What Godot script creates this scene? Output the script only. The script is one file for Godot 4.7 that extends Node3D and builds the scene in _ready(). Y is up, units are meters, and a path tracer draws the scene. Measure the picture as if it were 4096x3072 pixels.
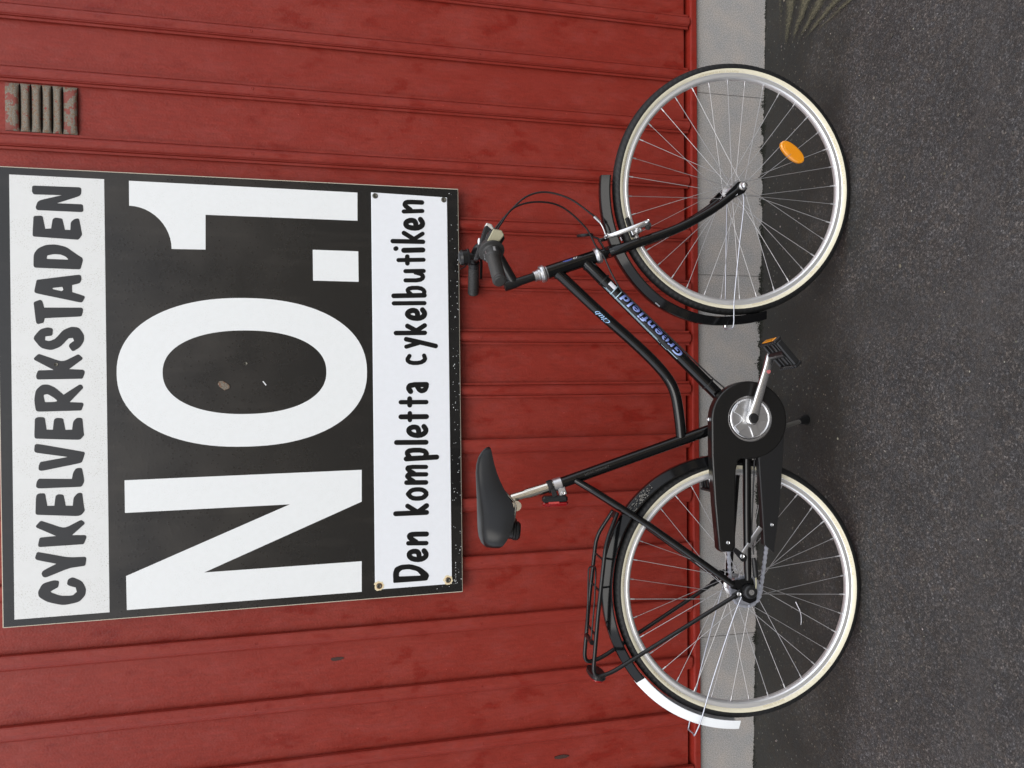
extends Node3D
# A black city bicycle on its kickstand before a red plank wall with a painted sign. Metres, y up; the wall face is z = 0.

const CAM_POS := Vector3(0.0, 1.42618, 2.28803)
const CAM_F := 3043.96 / 1536.0
const SLOPE_X := -0.023723
const SLOPE_Z := -0.010028
# axes of the standing bicycle: forward, up, towards the chain side; hub of the rear wheel
const BIKE_X := Vector3(0.99808862, -0.02310278, -0.05731809)
const BIKE_Y := Vector3(0.01450618, 0.98916396, -0.14609665)
const BIKE_Z := Vector3(0.06007223, 0.14498594, 0.98760843)
const BIKE_HUB := Vector3(-0.56128636, 0.347902, 0.44950218)
const HUB_H := 0.343
const STEER := -0.1098

var names := {}
var M := {}
var rng := RandomNumberGenerator.new()


func _ready() -> void:
	# camera: a phone held upright, its picture lying on its side (picture left = up)
	var cam := Camera3D.new()
	cam.name = "camera"
	var pitch := 0.2427477
	var yaw := -0.0058844
	var roll := -0.0086124
	var f2 := Vector3(sin(yaw), 0, -cos(yaw))
	var r2 := Vector3(cos(yaw), 0, sin(yaw))
	var fwd := f2 * cos(pitch) - Vector3.UP * sin(pitch)
	var u3 := Vector3.UP * cos(pitch) + f2 * sin(pitch)
	var right := r2 * cos(roll) + u3 * sin(roll)
	var up := u3 * cos(roll) - r2 * sin(roll)
	cam.transform = Transform3D(Basis(-up, right, -fwd), CAM_POS)
	cam.keep_aspect = Camera3D.KEEP_HEIGHT
	cam.fov = rad_to_deg(2.0 * atan(1.0 / CAM_F))
	cam.near = 0.05
	cam.far = 400.0
	add_child(cam)
	cam.current = true
	# overcast sky and a veiled sun
	var we := WorldEnvironment.new()
	we.name = "world"
	var env := Environment.new()
	env.background_mode = Environment.BG_SKY
	var sky := Sky.new()
	sky.sky_material = sky_material()
	env.sky = sky
	env.background_energy_multiplier = 1.0
	env.ambient_light_source = Environment.AMBIENT_SOURCE_SKY
	env.tonemap_mode = Environment.TONE_MAPPER_LINEAR
	env.tonemap_exposure = 2.5
	env.sdfgi_enabled = true
	env.ssao_enabled = true
	env.ssil_enabled = true
	we.environment = env
	add_child(we)
	var sun := DirectionalLight3D.new()
	sun.name = "sun"
	sun.light_energy = 0.22
	sun.light_color = Color(1.0, 0.98, 0.95)
	sun.light_angular_distance = 42.0
	sun.shadow_enabled = true
	add_child(sun)
	sun.look_at_from_position(Vector3(-0.4, 3.0, 2.6), Vector3.ZERO)
	make_materials()
	build_ground()
	build_wall()
	build_plinth()
	build_sign()
	build_vent()
	build_bicycle()
	build_pebbles()
	build_litter()
	build_opposite()


# ---------------------------------------------------------------- mesh helper
class MB:
	var v := PackedVector3Array()
	var n := PackedVector3Array()
	var uv := PackedVector2Array()

	func tri(a: Vector3, b: Vector3, c: Vector3, na: Vector3, nb: Vector3, nc: Vector3, ua := Vector2.ZERO, ub := Vector2.ZERO, uc := Vector2.ZERO) -> void:
		var g := (b - a).cross(c - a)
		if g.length_squared() < 1e-20:
			return
		if g.dot(na + nb + nc) > 0.0:
			v.append(a); v.append(c); v.append(b)
			n.append(na); n.append(nc); n.append(nb)
			uv.append(ua); uv.append(uc); uv.append(ub)
		else:
			v.append(a); v.append(b); v.append(c)
			n.append(na); n.append(nb); n.append(nc)
			uv.append(ua); uv.append(ub); uv.append(uc)

	func flat4(a: Vector3, b: Vector3, c: Vector3, d: Vector3, nn: Vector3, u := [Vector2.ZERO, Vector2.ZERO, Vector2.ZERO, Vector2.ZERO]) -> void:
		tri(a, b, c, nn, nn, nn, u[0], u[1], u[2])
		tri(a, c, d, nn, nn, nn, u[0], u[2], u[3])

	# tube along points; radii is one number or one per point; flat = height of the section over its width
	func tube(pts: Array, radii, sides := 14, caps := true, flat := 1.0, side_hint := Vector3(0, 0, 1)) -> MB:
		var cnt := pts.size()
		var rings := []
		var norms := []
		var prev_u := Vector3.ZERO
		var length := 0.0
		var lens := []
		for i in cnt:
			var t: Vector3
			if i == 0:
				t = pts[1] - pts[0]
			elif i == cnt - 1:
				t = pts[i] - pts[i - 1]
			else:
				t = (pts[i] - pts[i - 1]).normalized() + (pts[i + 1] - pts[i]).normalized()
			t = t.normalized()
			if i > 0:
				length += (pts[i] - pts[i - 1]).length()
			lens.append(length)
			var u := side_hint if i == 0 else prev_u
			u = u - t * u.dot(t)
			if u.length() < 0.05:
				u = Vector3(1, 0, 0) - t * t.x
			u = u.normalized()
			prev_u = u
			var w := t.cross(u)
			var r: float = radii[i] if radii is Array else radii
			var ring := []
			var nr := []
			for k in sides + 1:
				var a := TAU * k / sides
				ring.append(pts[i] + u * (cos(a) * r) + w * (sin(a) * r * flat))
				nr.append((u * cos(a) * flat + w * sin(a)).normalized())
			rings.append(ring)
			norms.append(nr)
		for i in cnt - 1:
			for k in sides:
				var u0 := float(k) / sides
				var u1 := float(k + 1) / sides
				tri(rings[i][k], rings[i + 1][k], rings[i + 1][k + 1], norms[i][k], norms[i + 1][k], norms[i + 1][k + 1], Vector2(lens[i], u0), Vector2(lens[i + 1], u0), Vector2(lens[i + 1], u1))
				tri(rings[i][k], rings[i + 1][k + 1], rings[i][k + 1], norms[i][k], norms[i + 1][k + 1], norms[i][k + 1], Vector2(lens[i], u0), Vector2(lens[i + 1], u1), Vector2(lens[i], u1))
		if caps:
			for e in [0, cnt - 1]:
				var t: Vector3 = (pts[0] - pts[1]) if e == 0 else (pts[e] - pts[e - 1])
				t = t.normalized()
				for k in sides:
					tri(pts[e], rings[e][k], rings[e][k + 1], t, t, t)
		return self

	# profile of (radius, height) points turned about the axis of the transform (its z)
	func lathe(prof: Array, xf := Transform3D(), segs := 32, smooth := false, from := 0.0, to := TAU) -> MB:
		var m := prof.size() - 1
		var pn := []
		for j in m:
			var d: Vector2 = prof[j + 1] - prof[j]
			pn.append(Vector2(-d.y, d.x).normalized())
		for j in m:
			var n0: Vector2 = pn[j]
			var n1: Vector2 = pn[j]
			if smooth:
				if j > 0:
					n0 = (pn[j] + pn[j - 1]).normalized()
				if j < m - 1:
					n1 = (pn[j] + pn[j + 1]).normalized()
			for i in segs:
				var a0 := from + (to - from) * i / segs
				var a1 := from + (to - from) * (i + 1) / segs
				var p := []
				var q := []
				for a in [a0, a1]:
					for e in [[prof[j], n0], [prof[j + 1], n1]]:
						p.append(xf * Vector3(cos(a) * e[0].x, sin(a) * e[0].x, e[0].y))
						q.append((xf.basis * Vector3(cos(a) * e[1].x, sin(a) * e[1].x, e[1].y)).normalized())
				var b0 := a0 / TAU
				var b1 := a1 / TAU
				var c0 := float(j) / m
				var c1 := float(j + 1) / m
				tri(p[0], p[1], p[3], q[0], q[1], q[3], Vector2(b0, c0), Vector2(b0, c1), Vector2(b1, c1))
				tri(p[0], p[3], p[2], q[0], q[3], q[2], Vector2(b0, c0), Vector2(b1, c1), Vector2(b1, c0))
		return self

	func ball(xf: Transform3D, segs := 16, rings := 8) -> MB:
		for i in rings:
			for k in segs:
				var p := []
				for e in [[i, k], [i + 1, k], [i + 1, k + 1], [i, k + 1]]:
					var t: float = PI * e[0] / rings
					var a: float = TAU * e[1] / segs
					p.append(Vector3(sin(t) * cos(a), sin(t) * sin(a), cos(t)))
				var nb := xf.basis.inverse().transposed()
				tri(xf * p[0], xf * p[1], xf * p[2], (nb * p[0]).normalized(), (nb * p[1]).normalized(), (nb * p[2]).normalized())
				tri(xf * p[0], xf * p[2], xf * p[3], (nb * p[0]).normalized(), (nb * p[2]).normalized(), (nb * p[3]).normalized())
		return self

	# flat shape (outer outline without holes) standing between two heights of the transform's z, with a chamfer on the upper edge
	func prism(poly: PackedVector2Array, z0: float, z1: float, xf := Transform3D(), bevel := 0.0, uvs := 1.0, bottom := true) -> MB:
		var pts := poly
		if Geometry2D.is_polygon_clockwise(pts):
			pts = pts.duplicate()
			pts.reverse()
		var c := pts.size()
		var top := pts
		if bevel > 0.0:
			top = PackedVector2Array()
			for i in c:
				var a := (pts[i] - pts[(i + c - 1) % c]).normalized()
				var b := (pts[(i + 1) % c] - pts[i]).normalized()
				var na := Vector2(-a.y, a.x)
				var nb := Vector2(-b.y, b.x)
				var mm := (na + nb)
				mm = mm / maxf(0.35, mm.length_squared() * 0.5)
				top.append(pts[i] + mm * bevel)
		var zn := (xf.basis * Vector3(0, 0, 1)).normalized()
		var ids := Geometry2D.triangulate_polygon(top)
		for i in range(0, ids.size(), 3):
			var p0 := top[ids[i]]
			var p1 := top[ids[i + 1]]
			var p2 := top[ids[i + 2]]
			tri(xf * Vector3(p0.x, p0.y, z1), xf * Vector3(p1.x, p1.y, z1), xf * Vector3(p2.x, p2.y, z1), zn, zn, zn, p0 * uvs, p1 * uvs, p2 * uvs)
		if bottom:
			ids = Geometry2D.triangulate_polygon(pts)
			for i in range(0, ids.size(), 3):
				var p0 := pts[ids[i]]
				var p1 := pts[ids[i + 1]]
				var p2 := pts[ids[i + 2]]
				tri(xf * Vector3(p0.x, p0.y, z0), xf * Vector3(p1.x, p1.y, z0), xf * Vector3(p2.x, p2.y, z0), -zn, -zn, -zn, p0 * uvs, p1 * uvs, p2 * uvs)
		var zb := z1 - bevel
		for i in c:
			var j := (i + 1) % c
			var d := (pts[j] - pts[i]).normalized()
			var sn := (xf.basis * Vector3(d.y, -d.x, 0)).normalized()
			flat4(xf * Vector3(pts[i].x, pts[i].y, z0), xf * Vector3(pts[j].x, pts[j].y, z0), xf * Vector3(pts[j].x, pts[j].y, zb), xf * Vector3(pts[i].x, pts[i].y, zb), sn, [pts[i] * uvs, pts[j] * uvs, pts[j] * uvs, pts[i] * uvs])
			if bevel > 0.0:
				var bn := (sn + zn).normalized()
				flat4(xf * Vector3(pts[i].x, pts[i].y, zb), xf * Vector3(pts[j].x, pts[j].y, zb), xf * Vector3(top[j].x, top[j].y, z1), xf * Vector3(top[i].x, top[i].y, z1), bn, [pts[i] * uvs, pts[j] * uvs, pts[j] * uvs, pts[i] * uvs])
		return self

	func box(center: Vector3, size: Vector3, bev := 0.0, b := Basis()) -> MB:
		var h := size * 0.5
		bev = minf(bev, minf(h.x, minf(h.y, h.z)) * 0.9)
		var xf := Transform3D(b, center)
		for ax in 3:
			for s: float in [-1.0, 1.0]:
				var nn := Vector3.ZERO
				nn[ax] = s
				var p := []
				for e in [[-1, -1], [1, -1], [1, 1], [-1, 1]]:
					var q := Vector3.ZERO
					q[ax] = s * h[ax]
					q[(ax + 1) % 3] = e[0] * (h[(ax + 1) % 3] - bev)
					q[(ax + 2) % 3] = e[1] * (h[(ax + 2) % 3] - bev)
					p.append(q)
				flat4(xf * p[0], xf * p[1], xf * p[2], xf * p[3], (b * nn).normalized(), [Vector2(p[0][(ax + 1) % 3], p[0][(ax + 2) % 3]), Vector2(p[1][(ax + 1) % 3], p[1][(ax + 2) % 3]), Vector2(p[2][(ax + 1) % 3], p[2][(ax + 2) % 3]), Vector2(p[3][(ax + 1) % 3], p[3][(ax + 2) % 3])])
		if bev > 0.0:
			for ax in 3:
				var i := (ax + 1) % 3
				var j := (ax + 2) % 3
				for s: float in [-1.0, 1.0]:
					for t: float in [-1.0, 1.0]:
						var p := []
						for e in [[1, 0, -1], [1, 0, 1], [0, 1, 1], [0, 1, -1]]:
							var q := Vector3.ZERO
							q[i] = s * (h[i] - (0.0 if e[0] == 1 else bev))
							q[j] = t * (h[j] - (0.0 if e[1] == 1 else bev))
							q[ax] = e[2] * (h[ax] - bev)
							p.append(q)
						var nn := Vector3.ZERO
						nn[i] = s
						nn[j] = t
						flat4(xf * p[0], xf * p[1], xf * p[2], xf * p[3], (b * nn).normalized())
			for sx: float in [-1.0, 1.0]:
				for sy: float in [-1.0, 1.0]:
					for sz: float in [-1.0, 1.0]:
						var nn := (b * Vector3(sx, sy, sz)).normalized()
						tri(xf * Vector3(sx * h.x, sy * (h.y - bev), sz * (h.z - bev)), xf * Vector3(sx * (h.x - bev), sy * h.y, sz * (h.z - bev)), xf * Vector3(sx * (h.x - bev), sy * (h.y - bev), sz * h.z), nn, nn, nn)
		return self

	# sections (arrays of points, all of one length) joined one to the next; normals smoothed over the grid
	func loft(rows: Array, close_u := true, uvs := true) -> MB:
		var nr := rows.size()
		var nc: int = rows[0].size()
		var nn := []
		var mid := Vector3.ZERO
		for i in nr:
			var line := []
			for k in nc:
				var k0 := (k + nc - 1) % nc if close_u else maxi(k - 1, 0)
				var k1 := (k + 1) % nc if close_u else mini(k + 1, nc - 1)
				var du: Vector3 = rows[i][k1] - rows[i][k0]
				var dv: Vector3 = rows[mini(i + 1, nr - 1)][k] - rows[maxi(i - 1, 0)][k]
				line.append(du.cross(dv).normalized())
			nn.append(line)
		for i in nr - 1:
			for k in (nc if close_u else nc - 1):
				var k1 := (k + 1) % nc
				var u0 := Vector2(float(i) / (nr - 1), float(k) / nc)
				var u1 := Vector2(float(i + 1) / (nr - 1), float(k) / nc)
				var u2 := Vector2(float(i + 1) / (nr - 1), float(k + 1) / nc)
				var u3 := Vector2(float(i) / (nr - 1), float(k + 1) / nc)
				tri(rows[i][k], rows[i + 1][k], rows[i + 1][k1], nn[i][k], nn[i + 1][k], nn[i + 1][k1], u0, u1, u2)
				tri(rows[i][k], rows[i + 1][k1], rows[i][k1], nn[i][k], nn[i + 1][k1], nn[i][k1], u0, u2, u3)
		return self

	func fan(row: Array, nn: Vector3) -> MB:
		var mid := Vector3.ZERO
		for p in row:
			mid += p
		mid /= row.size()
		for k in row.size():
			tri(mid, row[k], row[(k + 1) % row.size()], nn, nn, nn)
		return self

	func mesh() -> ArrayMesh:
		var a := []
		a.resize(Mesh.ARRAY_MAX)
		a[Mesh.ARRAY_VERTEX] = v
		a[Mesh.ARRAY_NORMAL] = n
		a[Mesh.ARRAY_TEX_UV] = uv
		var m := ArrayMesh.new()
		m.add_surface_from_arrays(Mesh.PRIMITIVE_TRIANGLES, a)
		return m


# ---------------------------------------------------------------- naming
func numbered(called: String) -> String:
	var k: int = names.get(called, 0)
	names[called] = k + 1
	return called if k == 0 else "%s_%03d" % [called, k]


func part(called: String, what, mat: Material, parent: Node, xf := Transform3D()) -> MeshInstance3D:
	var o := MeshInstance3D.new()
	var key := str(parent.get_instance_id()) + called
	var k: int = names.get(key, 0)
	names[key] = k + 1
	o.name = called if k == 0 else "%s_%03d" % [called, k]
	o.mesh = what.mesh() if what is MB else what
	o.material_override = mat
	o.transform = xf
	parent.add_child(o, true)
	return o


func holder(called: String, parent: Node, xf := Transform3D()) -> Node3D:
	var o := Node3D.new()
	var key := str(parent.get_instance_id()) + called
	var k: int = names.get(key, 0)
	names[key] = k + 1
	o.name = called if k == 0 else "%s_%03d" % [called, k]
	o.transform = xf
	parent.add_child(o, true)
	return o


func tag(o: Node, label: String, category: String, group := "") -> Node:
	o.set_meta("label", label)
	o.set_meta("category", category)
	if group:
		o.set_meta("group", group)
	return o


func thing(called: String, label: String, category: String, xf := Transform3D()) -> Node3D:
	var o := Node3D.new()
	o.name = numbered(called)
	add_child(o, true)
	o.transform = xf
	tag(o, label, category)
	return o


# ---------------------------------------------------------------- small geometry helpers
func spline(pts: Array, steps := 8) -> Array:
	var out := []
	for i in pts.size() - 1:
		var a: Vector3 = pts[maxi(i - 1, 0)]
		var b: Vector3 = pts[i]
		var c: Vector3 = pts[i + 1]
		var d: Vector3 = pts[mini(i + 2, pts.size() - 1)]
		for k in steps:
			out.append(b.cubic_interpolate(c, a, d, float(k) / steps))
	out.append(pts[-1])
	return out


func rounded_path(pts: Array, r := 0.02, steps := 6) -> Array:
	var out := [pts[0]]
	for i in range(1, pts.size() - 1):
		var a: Vector3 = pts[i - 1]
		var b: Vector3 = pts[i]
		var c: Vector3 = pts[i + 1]
		var d0 := minf(r, (a - b).length() * 0.48)
		var d1 := minf(r, (c - b).length() * 0.48)
		var p := b + (a - b).normalized() * d0
		var q := b + (c - b).normalized() * d1
		for k in steps + 1:
			var t := float(k) / steps
			out.append(p.lerp(b, t).lerp(b.lerp(q, t), t))
	out.append(pts[-1])
	return out


func circle(c: Vector2, r: float, seg := 40, from := 0.0, to := TAU) -> PackedVector2Array:
	var out := PackedVector2Array()
	var full := absf(to - from - TAU) < 0.001
	for i in (seg if full else seg + 1):
		var a := from + (to - from) * i / seg
		out.append(c + Vector2(cos(a), sin(a)) * r)
	return out


# outline with holes -> outlines without holes, cut along the middle of each hole
func without_holes(outer: PackedVector2Array, holes: Array) -> Array:
	var todo := [outer]
	for h: PackedVector2Array in holes:
		var cx := 0.0
		for p in h:
			cx += p.x / h.size()
		var next := []
		for o: PackedVector2Array in todo:
			for side in [[-50.0, cx], [cx, 50.0]]:
				var half := PackedVector2Array([Vector2(side[0], -50), Vector2(side[1], -50), Vector2(side[1], 50), Vector2(side[0], 50)])
				for piece in Geometry2D.intersect_polygons(o, half):
					for cut in Geometry2D.clip_polygons(piece, h):
						if not Geometry2D.is_polygon_clockwise(cut):
							next.append(cut)
		todo = next
	return todo


func scaled(p: PackedVector2Array, k: float) -> PackedVector2Array:
	var out := PackedVector2Array()
	for q in p:
		out.append(q * k)
	return out


# corners of an outline rounded by r (worked in millimetres, so that the arcs come out fine)
func softened(p: PackedVector2Array, r: float) -> PackedVector2Array:
	var best := p
	var inn := Geometry2D.offset_polygon(scaled(p, 1000.0), -r * 1000.0, Geometry2D.JOIN_ROUND)
	if inn.size():
		var out := Geometry2D.offset_polygon(inn[0], r * 1000.0, Geometry2D.JOIN_ROUND)
		if out.size():
			best = scaled(out[0], 0.001)
	return best


func flat_list(a: Array, s := 0.001) -> PackedVector2Array:
	var out := PackedVector2Array()
	for i in range(0, a.size(), 2):
		out.append(Vector2(a[i], a[i + 1]) * s)
	return out


func turn_to(axis: Vector3, at := Vector3.ZERO) -> Transform3D:   # a transform whose z runs along axis
	var z := axis.normalized()
	var x := Vector3(0, 1, 0).cross(z)
	if x.length() < 0.01:
		x = Vector3(1, 0, 0)
	x = x.normalized()
	return Transform3D(Basis(x, z.cross(x), z), at)


func ground_y(x: float, z: float) -> float:
	return SLOPE_X * clampf(x, -4.0, 4.0) + SLOPE_Z * clampf(z, 0.0, 4.0)


# ---------------------------------------------------------------- textures
func noise_bytes(w: int, h: int, seed_: int, freq: float, oct := 1, stretch_y := 1, kind := FastNoiseLite.TYPE_SIMPLEX_SMOOTH, ret := FastNoiseLite.RETURN_CELL_VALUE) -> PackedByteArray:
	var f := FastNoiseLite.new()
	f.seed = seed_
	f.noise_type = kind
	f.frequency = freq
	f.cellular_return_type = ret
	f.cellular_jitter = 1.0
	if oct > 1:
		f.fractal_type = FastNoiseLite.FRACTAL_FBM
		f.fractal_octaves = oct
	else:
		f.fractal_type = FastNoiseLite.FRACTAL_NONE
	var im: Image = f.get_seamless_image(w, h / stretch_y)
	im.convert(Image.FORMAT_L8)
	if stretch_y > 1:
		im.resize(w, h, Image.INTERPOLATE_CUBIC)
	return im.get_data()


func sm(a: float, b: float, x: float) -> float:
	var t := clampf((x - a) / (b - a), 0.0, 1.0)
	return t * t * (3.0 - 2.0 * t)


func to_srgb8(x: float) -> int:
	x = clampf(x, 0.0, 1.0)
	return int(255.0 * (12.92 * x if x < 0.0031308 else 1.055 * pow(x, 1.0 / 2.4) - 0.055))


func rgb_texture(w: int, h: int, data: PackedByteArray) -> ImageTexture:
	return ImageTexture.create_from_image(Image.create_from_data(w, h, false, Image.FORMAT_RGB8, data))


func grey_texture(w: int, h: int, data: PackedByteArray) -> ImageTexture:
	return ImageTexture.create_from_image(Image.create_from_data(w, h, false, Image.FORMAT_L8, data))


func mat(lin: Color, rough: float, metal := 0.0, coat := 0.0, spec := 0.5) -> StandardMaterial3D:
	var m := StandardMaterial3D.new()
	m.albedo_color = lin.linear_to_srgb()
	m.roughness = rough
	m.metallic = metal
	m.metallic_specular = spec
	if coat > 0.0:
		m.clearcoat_enabled = true
		m.clearcoat = coat
		m.clearcoat_roughness = 0.08
	return m


func world_mapped(m: StandardMaterial3D, period: float) -> void:
	m.uv1_triplanar = true
	m.uv1_world_triplanar = true
	m.uv1_triplanar_sharpness = 6.0
	m.uv1_scale = Vector3.ONE / period


func paint_material() -> StandardMaterial3D:
	var w := 1024
	var blot := noise_bytes(w, w, 11, 0.024, 4, 2)
	var fine := noise_bytes(w, w, 12, 0.09, 3, 2)
	var broad := noise_bytes(w, w, 13, 0.0045, 2)
	var grain := noise_bytes(w, w, 14, 0.16, 2, 8)
	var speck := noise_bytes(w, w, 15, 0.22, 1)
	var lut := PackedByteArray()
	for i in 1025:
		lut.append(to_srgb8(i / 1024.0))
	var alb := PackedByteArray()
	alb.resize(w * w * 3)
	var rou := PackedByteArray()
	rou.resize(w * w)
	var bum := PackedByteArray()
	bum.resize(w * w)
	for i in w * w:
		var b := blot[i] / 255.0 + (fine[i] / 255.0 - 0.5) * 0.22
		var wet := clampf((b - 0.58) * 5.0, 0.0, 1.0) * clampf((broad[i] / 255.0 - 0.36) * 5.0, 0.15, 1.0)
		var pale := clampf((broad[i] / 255.0 - 0.35) * 1.3, 0.0, 1.0) * (1.0 - wet)
		var g := (grain[i] + fine[i] - 255.0) / 255.0
		var dry := clampf((0.40 - b) * 7.0, 0.0, 1.0)
		var k := 1.0 + 0.17 * g
		if speck[i] > 236 and fine[i] < 120:
			k *= 0.72
		if speck[i] > 246 and fine[i] > 176:
			k *= 1.9
			dry += 10.0
		alb[i * 3] = lut[int(clampf((0.226 - 0.026 * wet + 0.018 * pale + 0.008 * dry) * k, 0.0, 1.0) * 1024.0)]
		alb[i * 3 + 1] = lut[int(clampf((0.0225 - 0.0062 * wet + 0.008 * pale + 0.005 * dry) * k, 0.0, 1.0) * 1024.0)]
		alb[i * 3 + 2] = lut[int(clampf((0.0140 - 0.0044 * wet + 0.006 * pale + 0.005 * dry) * k, 0.0, 1.0) * 1024.0)]
		rou[i] = int(255.0 * (0.50 - 0.13 * wet + 0.05 * pale))
		bum[i] = int(clampf(128.0 + (grain[i] - 128.0) * 0.30 + (fine[i] - 128.0) * 0.42 + (speck[i] - 128.0) * 0.26, 0.0, 255.0))
	var m := StandardMaterial3D.new()
	m.albedo_texture = rgb_texture(w, w, alb)
	m.roughness_texture = grey_texture(w, w, rou)
	m.heightmap_enabled = true
	m.heightmap_texture = grey_texture(w, w, bum)
	m.heightmap_scale = 0.12
	m.metallic_specular = 0.40
	world_mapped(m, 1.7)
	return m


func stone_material() -> StandardMaterial3D:
	var w := 1024
	var a := noise_bytes(w, w, 21, 0.24, 2)
	var b := noise_bytes(w, w, 22, 0.012, 4)
	var c := noise_bytes(w, w, 23, 0.35, 1, 2)
	var alb := PackedByteArray()
	alb.resize(w * w * 3)
	var bum := PackedByteArray()
	bum.resize(w * w)
	for i in w * w:
		var g := (a[i] - 128.0) / 128.0
		var d := (b[i] - 128.0) / 128.0
		var v := 0.315 * (1.0 + 0.42 * g + 0.07 * d + 0.1 * (c[i] - 128.0) / 128.0)
		alb[i * 3] = to_srgb8(v * (1.0 + 0.05 * d))
		alb[i * 3 + 1] = to_srgb8(v * 0.95)
		alb[i * 3 + 2] = to_srgb8(v * (0.905 - 0.04 * d))
		bum[i] = int(clampf(128.0 + g * 60.0 + (c[i] - 128.0) * 0.3, 0.0, 255.0))
	var m := StandardMaterial3D.new()
	m.albedo_texture = rgb_texture(w, w, alb)
	m.roughness = 0.85
	m.heightmap_enabled = true
	m.heightmap_texture = grey_texture(w, w, bum)
	m.heightmap_scale = 0.05
	world_mapped(m, 1.1)
	return m


# the asphalt; with_dirt_shade: the strip of 3.2 x 1.6 m along the plinth, with fine dirt and painted shade towards the wall
func asphalt_material(with_dirt_shade: bool) -> StandardMaterial3D:
	var w := 2048 if with_dirt_shade else 1024
	var h := 1024
	var stones := noise_bytes(w, h, 31, 0.38, 1, 1, FastNoiseLite.TYPE_CELLULAR)
	var edge := noise_bytes(w, h, 31, 0.38, 1, 1, FastNoiseLite.TYPE_CELLULAR, FastNoiseLite.RETURN_DISTANCE2_SUB)
	var hue := noise_bytes(w, h, 33, 0.11, 1, 1, FastNoiseLite.TYPE_CELLULAR)
	var broad := noise_bytes(w, h, 34, 0.006, 4)
	var fine := noise_bytes(w, h, 35, 0.3, 2)
	var alb := PackedByteArray()
	alb.resize(w * h * 3)
	var bum := PackedByteArray()
	bum.resize(w * h)
	var lut := PackedByteArray()
	for i in 1025:
		lut.append(to_srgb8(i / 1024.0))
	for y in h:
		var z := 1.6 * (y + 0.5) / h
		for x in w:
			var i := y * w + x
			var s := stones[i] / 255.0
			var e := edge[i] / 255.0
			var br := broad[i] / 255.0
			var f := fine[i] / 255.0
			var d := 0.0
			if with_dirt_shade:
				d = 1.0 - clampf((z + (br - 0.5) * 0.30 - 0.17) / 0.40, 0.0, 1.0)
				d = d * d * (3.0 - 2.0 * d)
			var v := 0.021 + 0.040 * s * s
			if s > 0.90:
				v = 0.058 + 0.35 * (s - 0.90)
			v *= 0.35 + 1.1 * clampf(e * 3.0, 0.0, 0.75)
			v *= 0.75 + 0.6 * f
			v *= 0.74 + 0.52 * br
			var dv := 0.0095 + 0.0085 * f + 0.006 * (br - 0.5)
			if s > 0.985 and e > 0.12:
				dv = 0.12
			v = lerpf(v, dv, d * 0.86)  # the shade along the wall goes into the dirt colour too
			var warm := (hue[i] / 255.0 - 0.40) * 0.13
			alb[i * 3] = lut[int(clampf(v * (1.05 + warm), 0.0, 1.0) * 1024.0)]
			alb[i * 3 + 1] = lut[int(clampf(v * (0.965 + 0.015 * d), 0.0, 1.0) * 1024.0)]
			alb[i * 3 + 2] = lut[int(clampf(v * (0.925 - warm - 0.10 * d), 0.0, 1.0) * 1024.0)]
			bum[i] = int(clampf(lerpf(60.0 + 190.0 * clampf(e * 2.0, 0.0, 1.0) * (0.4 + 0.6 * s), 128.0 + (f - 0.5) * 90.0, d * 0.8), 0.0, 255.0))
	var m := StandardMaterial3D.new()
	m.albedo_texture = rgb_texture(w, h, alb)
	m.roughness = 0.72
	m.heightmap_enabled = true
	m.heightmap_texture = grey_texture(w, h, bum)
	m.heightmap_scale = 0.22
	if not with_dirt_shade:
		world_mapped(m, 1.6)
	return m


# black lacquered board with dust and a painted brown sheen of reflections, dried drops and fine scratches; uv = 0..1 over the board
func sign_black_material() -> StandardMaterial3D:
	var w := 1024
	var broad := noise_bytes(w, w, 41, 0.005, 5)
	var fine := noise_bytes(w, w, 42, 0.12, 3)
	var drop := noise_bytes(w, w, 43, 0.085, 1, 1, FastNoiseLite.TYPE_CELLULAR, FastNoiseLite.RETURN_DISTANCE)
	var pick := noise_bytes(w, w, 43, 0.085, 1, 1, FastNoiseLite.TYPE_CELLULAR)
	var streak := noise_bytes(w, w, 45, 0.02, 3, 8)
	var alb := PackedByteArray()
	alb.resize(w * w * 3)
	var bum := PackedByteArray()
	bum.resize(w * w)
	var rou := PackedByteArray()
	rou.resize(w * w)
	for i in w * w:
		var y := float(i / w) / w
		var b := broad[i] / 255.0
		var dust_sheen := sm(-0.3, 1.3, b) * sm(0.03, 0.22, y) * (1.0 - sm(0.42, 0.72, y))  # brown reflected sheen painted in with the dust, upper middle of the board
		var st := sm(0.62, 0.8, streak[i] / 255.0)
		var v := 0.0065 + 0.010 * (fine[i] / 255.0) * 0.4
		alb[i * 3] = to_srgb8(v + 0.017 * dust_sheen + 0.004 * st)
		alb[i * 3 + 1] = to_srgb8(v + 0.0135 * dust_sheen + 0.0035 * st)
		alb[i * 3 + 2] = to_srgb8(v + 0.0095 * dust_sheen + 0.003 * st)
		var has := 1.0 if pick[i] > 120 and y > 0.22 and y < 0.95 else 0.0
		var dd := has * (1.0 - sm(0.0, 0.34, drop[i] / 255.0))
		bum[i] = int(clampf(100.0 + 40.0 * dd + (fine[i] - 128.0) * 0.03, 0.0, 255.0))
		rou[i] = int(255.0 * clampf(0.25 + 0.03 * b - 0.06 * dd + 0.1 * dust_sheen, 0.08, 1.0))
	var m := StandardMaterial3D.new()
	m.albedo_texture = rgb_texture(w, w, alb)
	m.roughness_texture = grey_texture(w, w, rou)
	m.heightmap_enabled = true
	m.heightmap_texture = grey_texture(w, w, bum)
	m.heightmap_scale = 0.05
	return m


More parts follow.
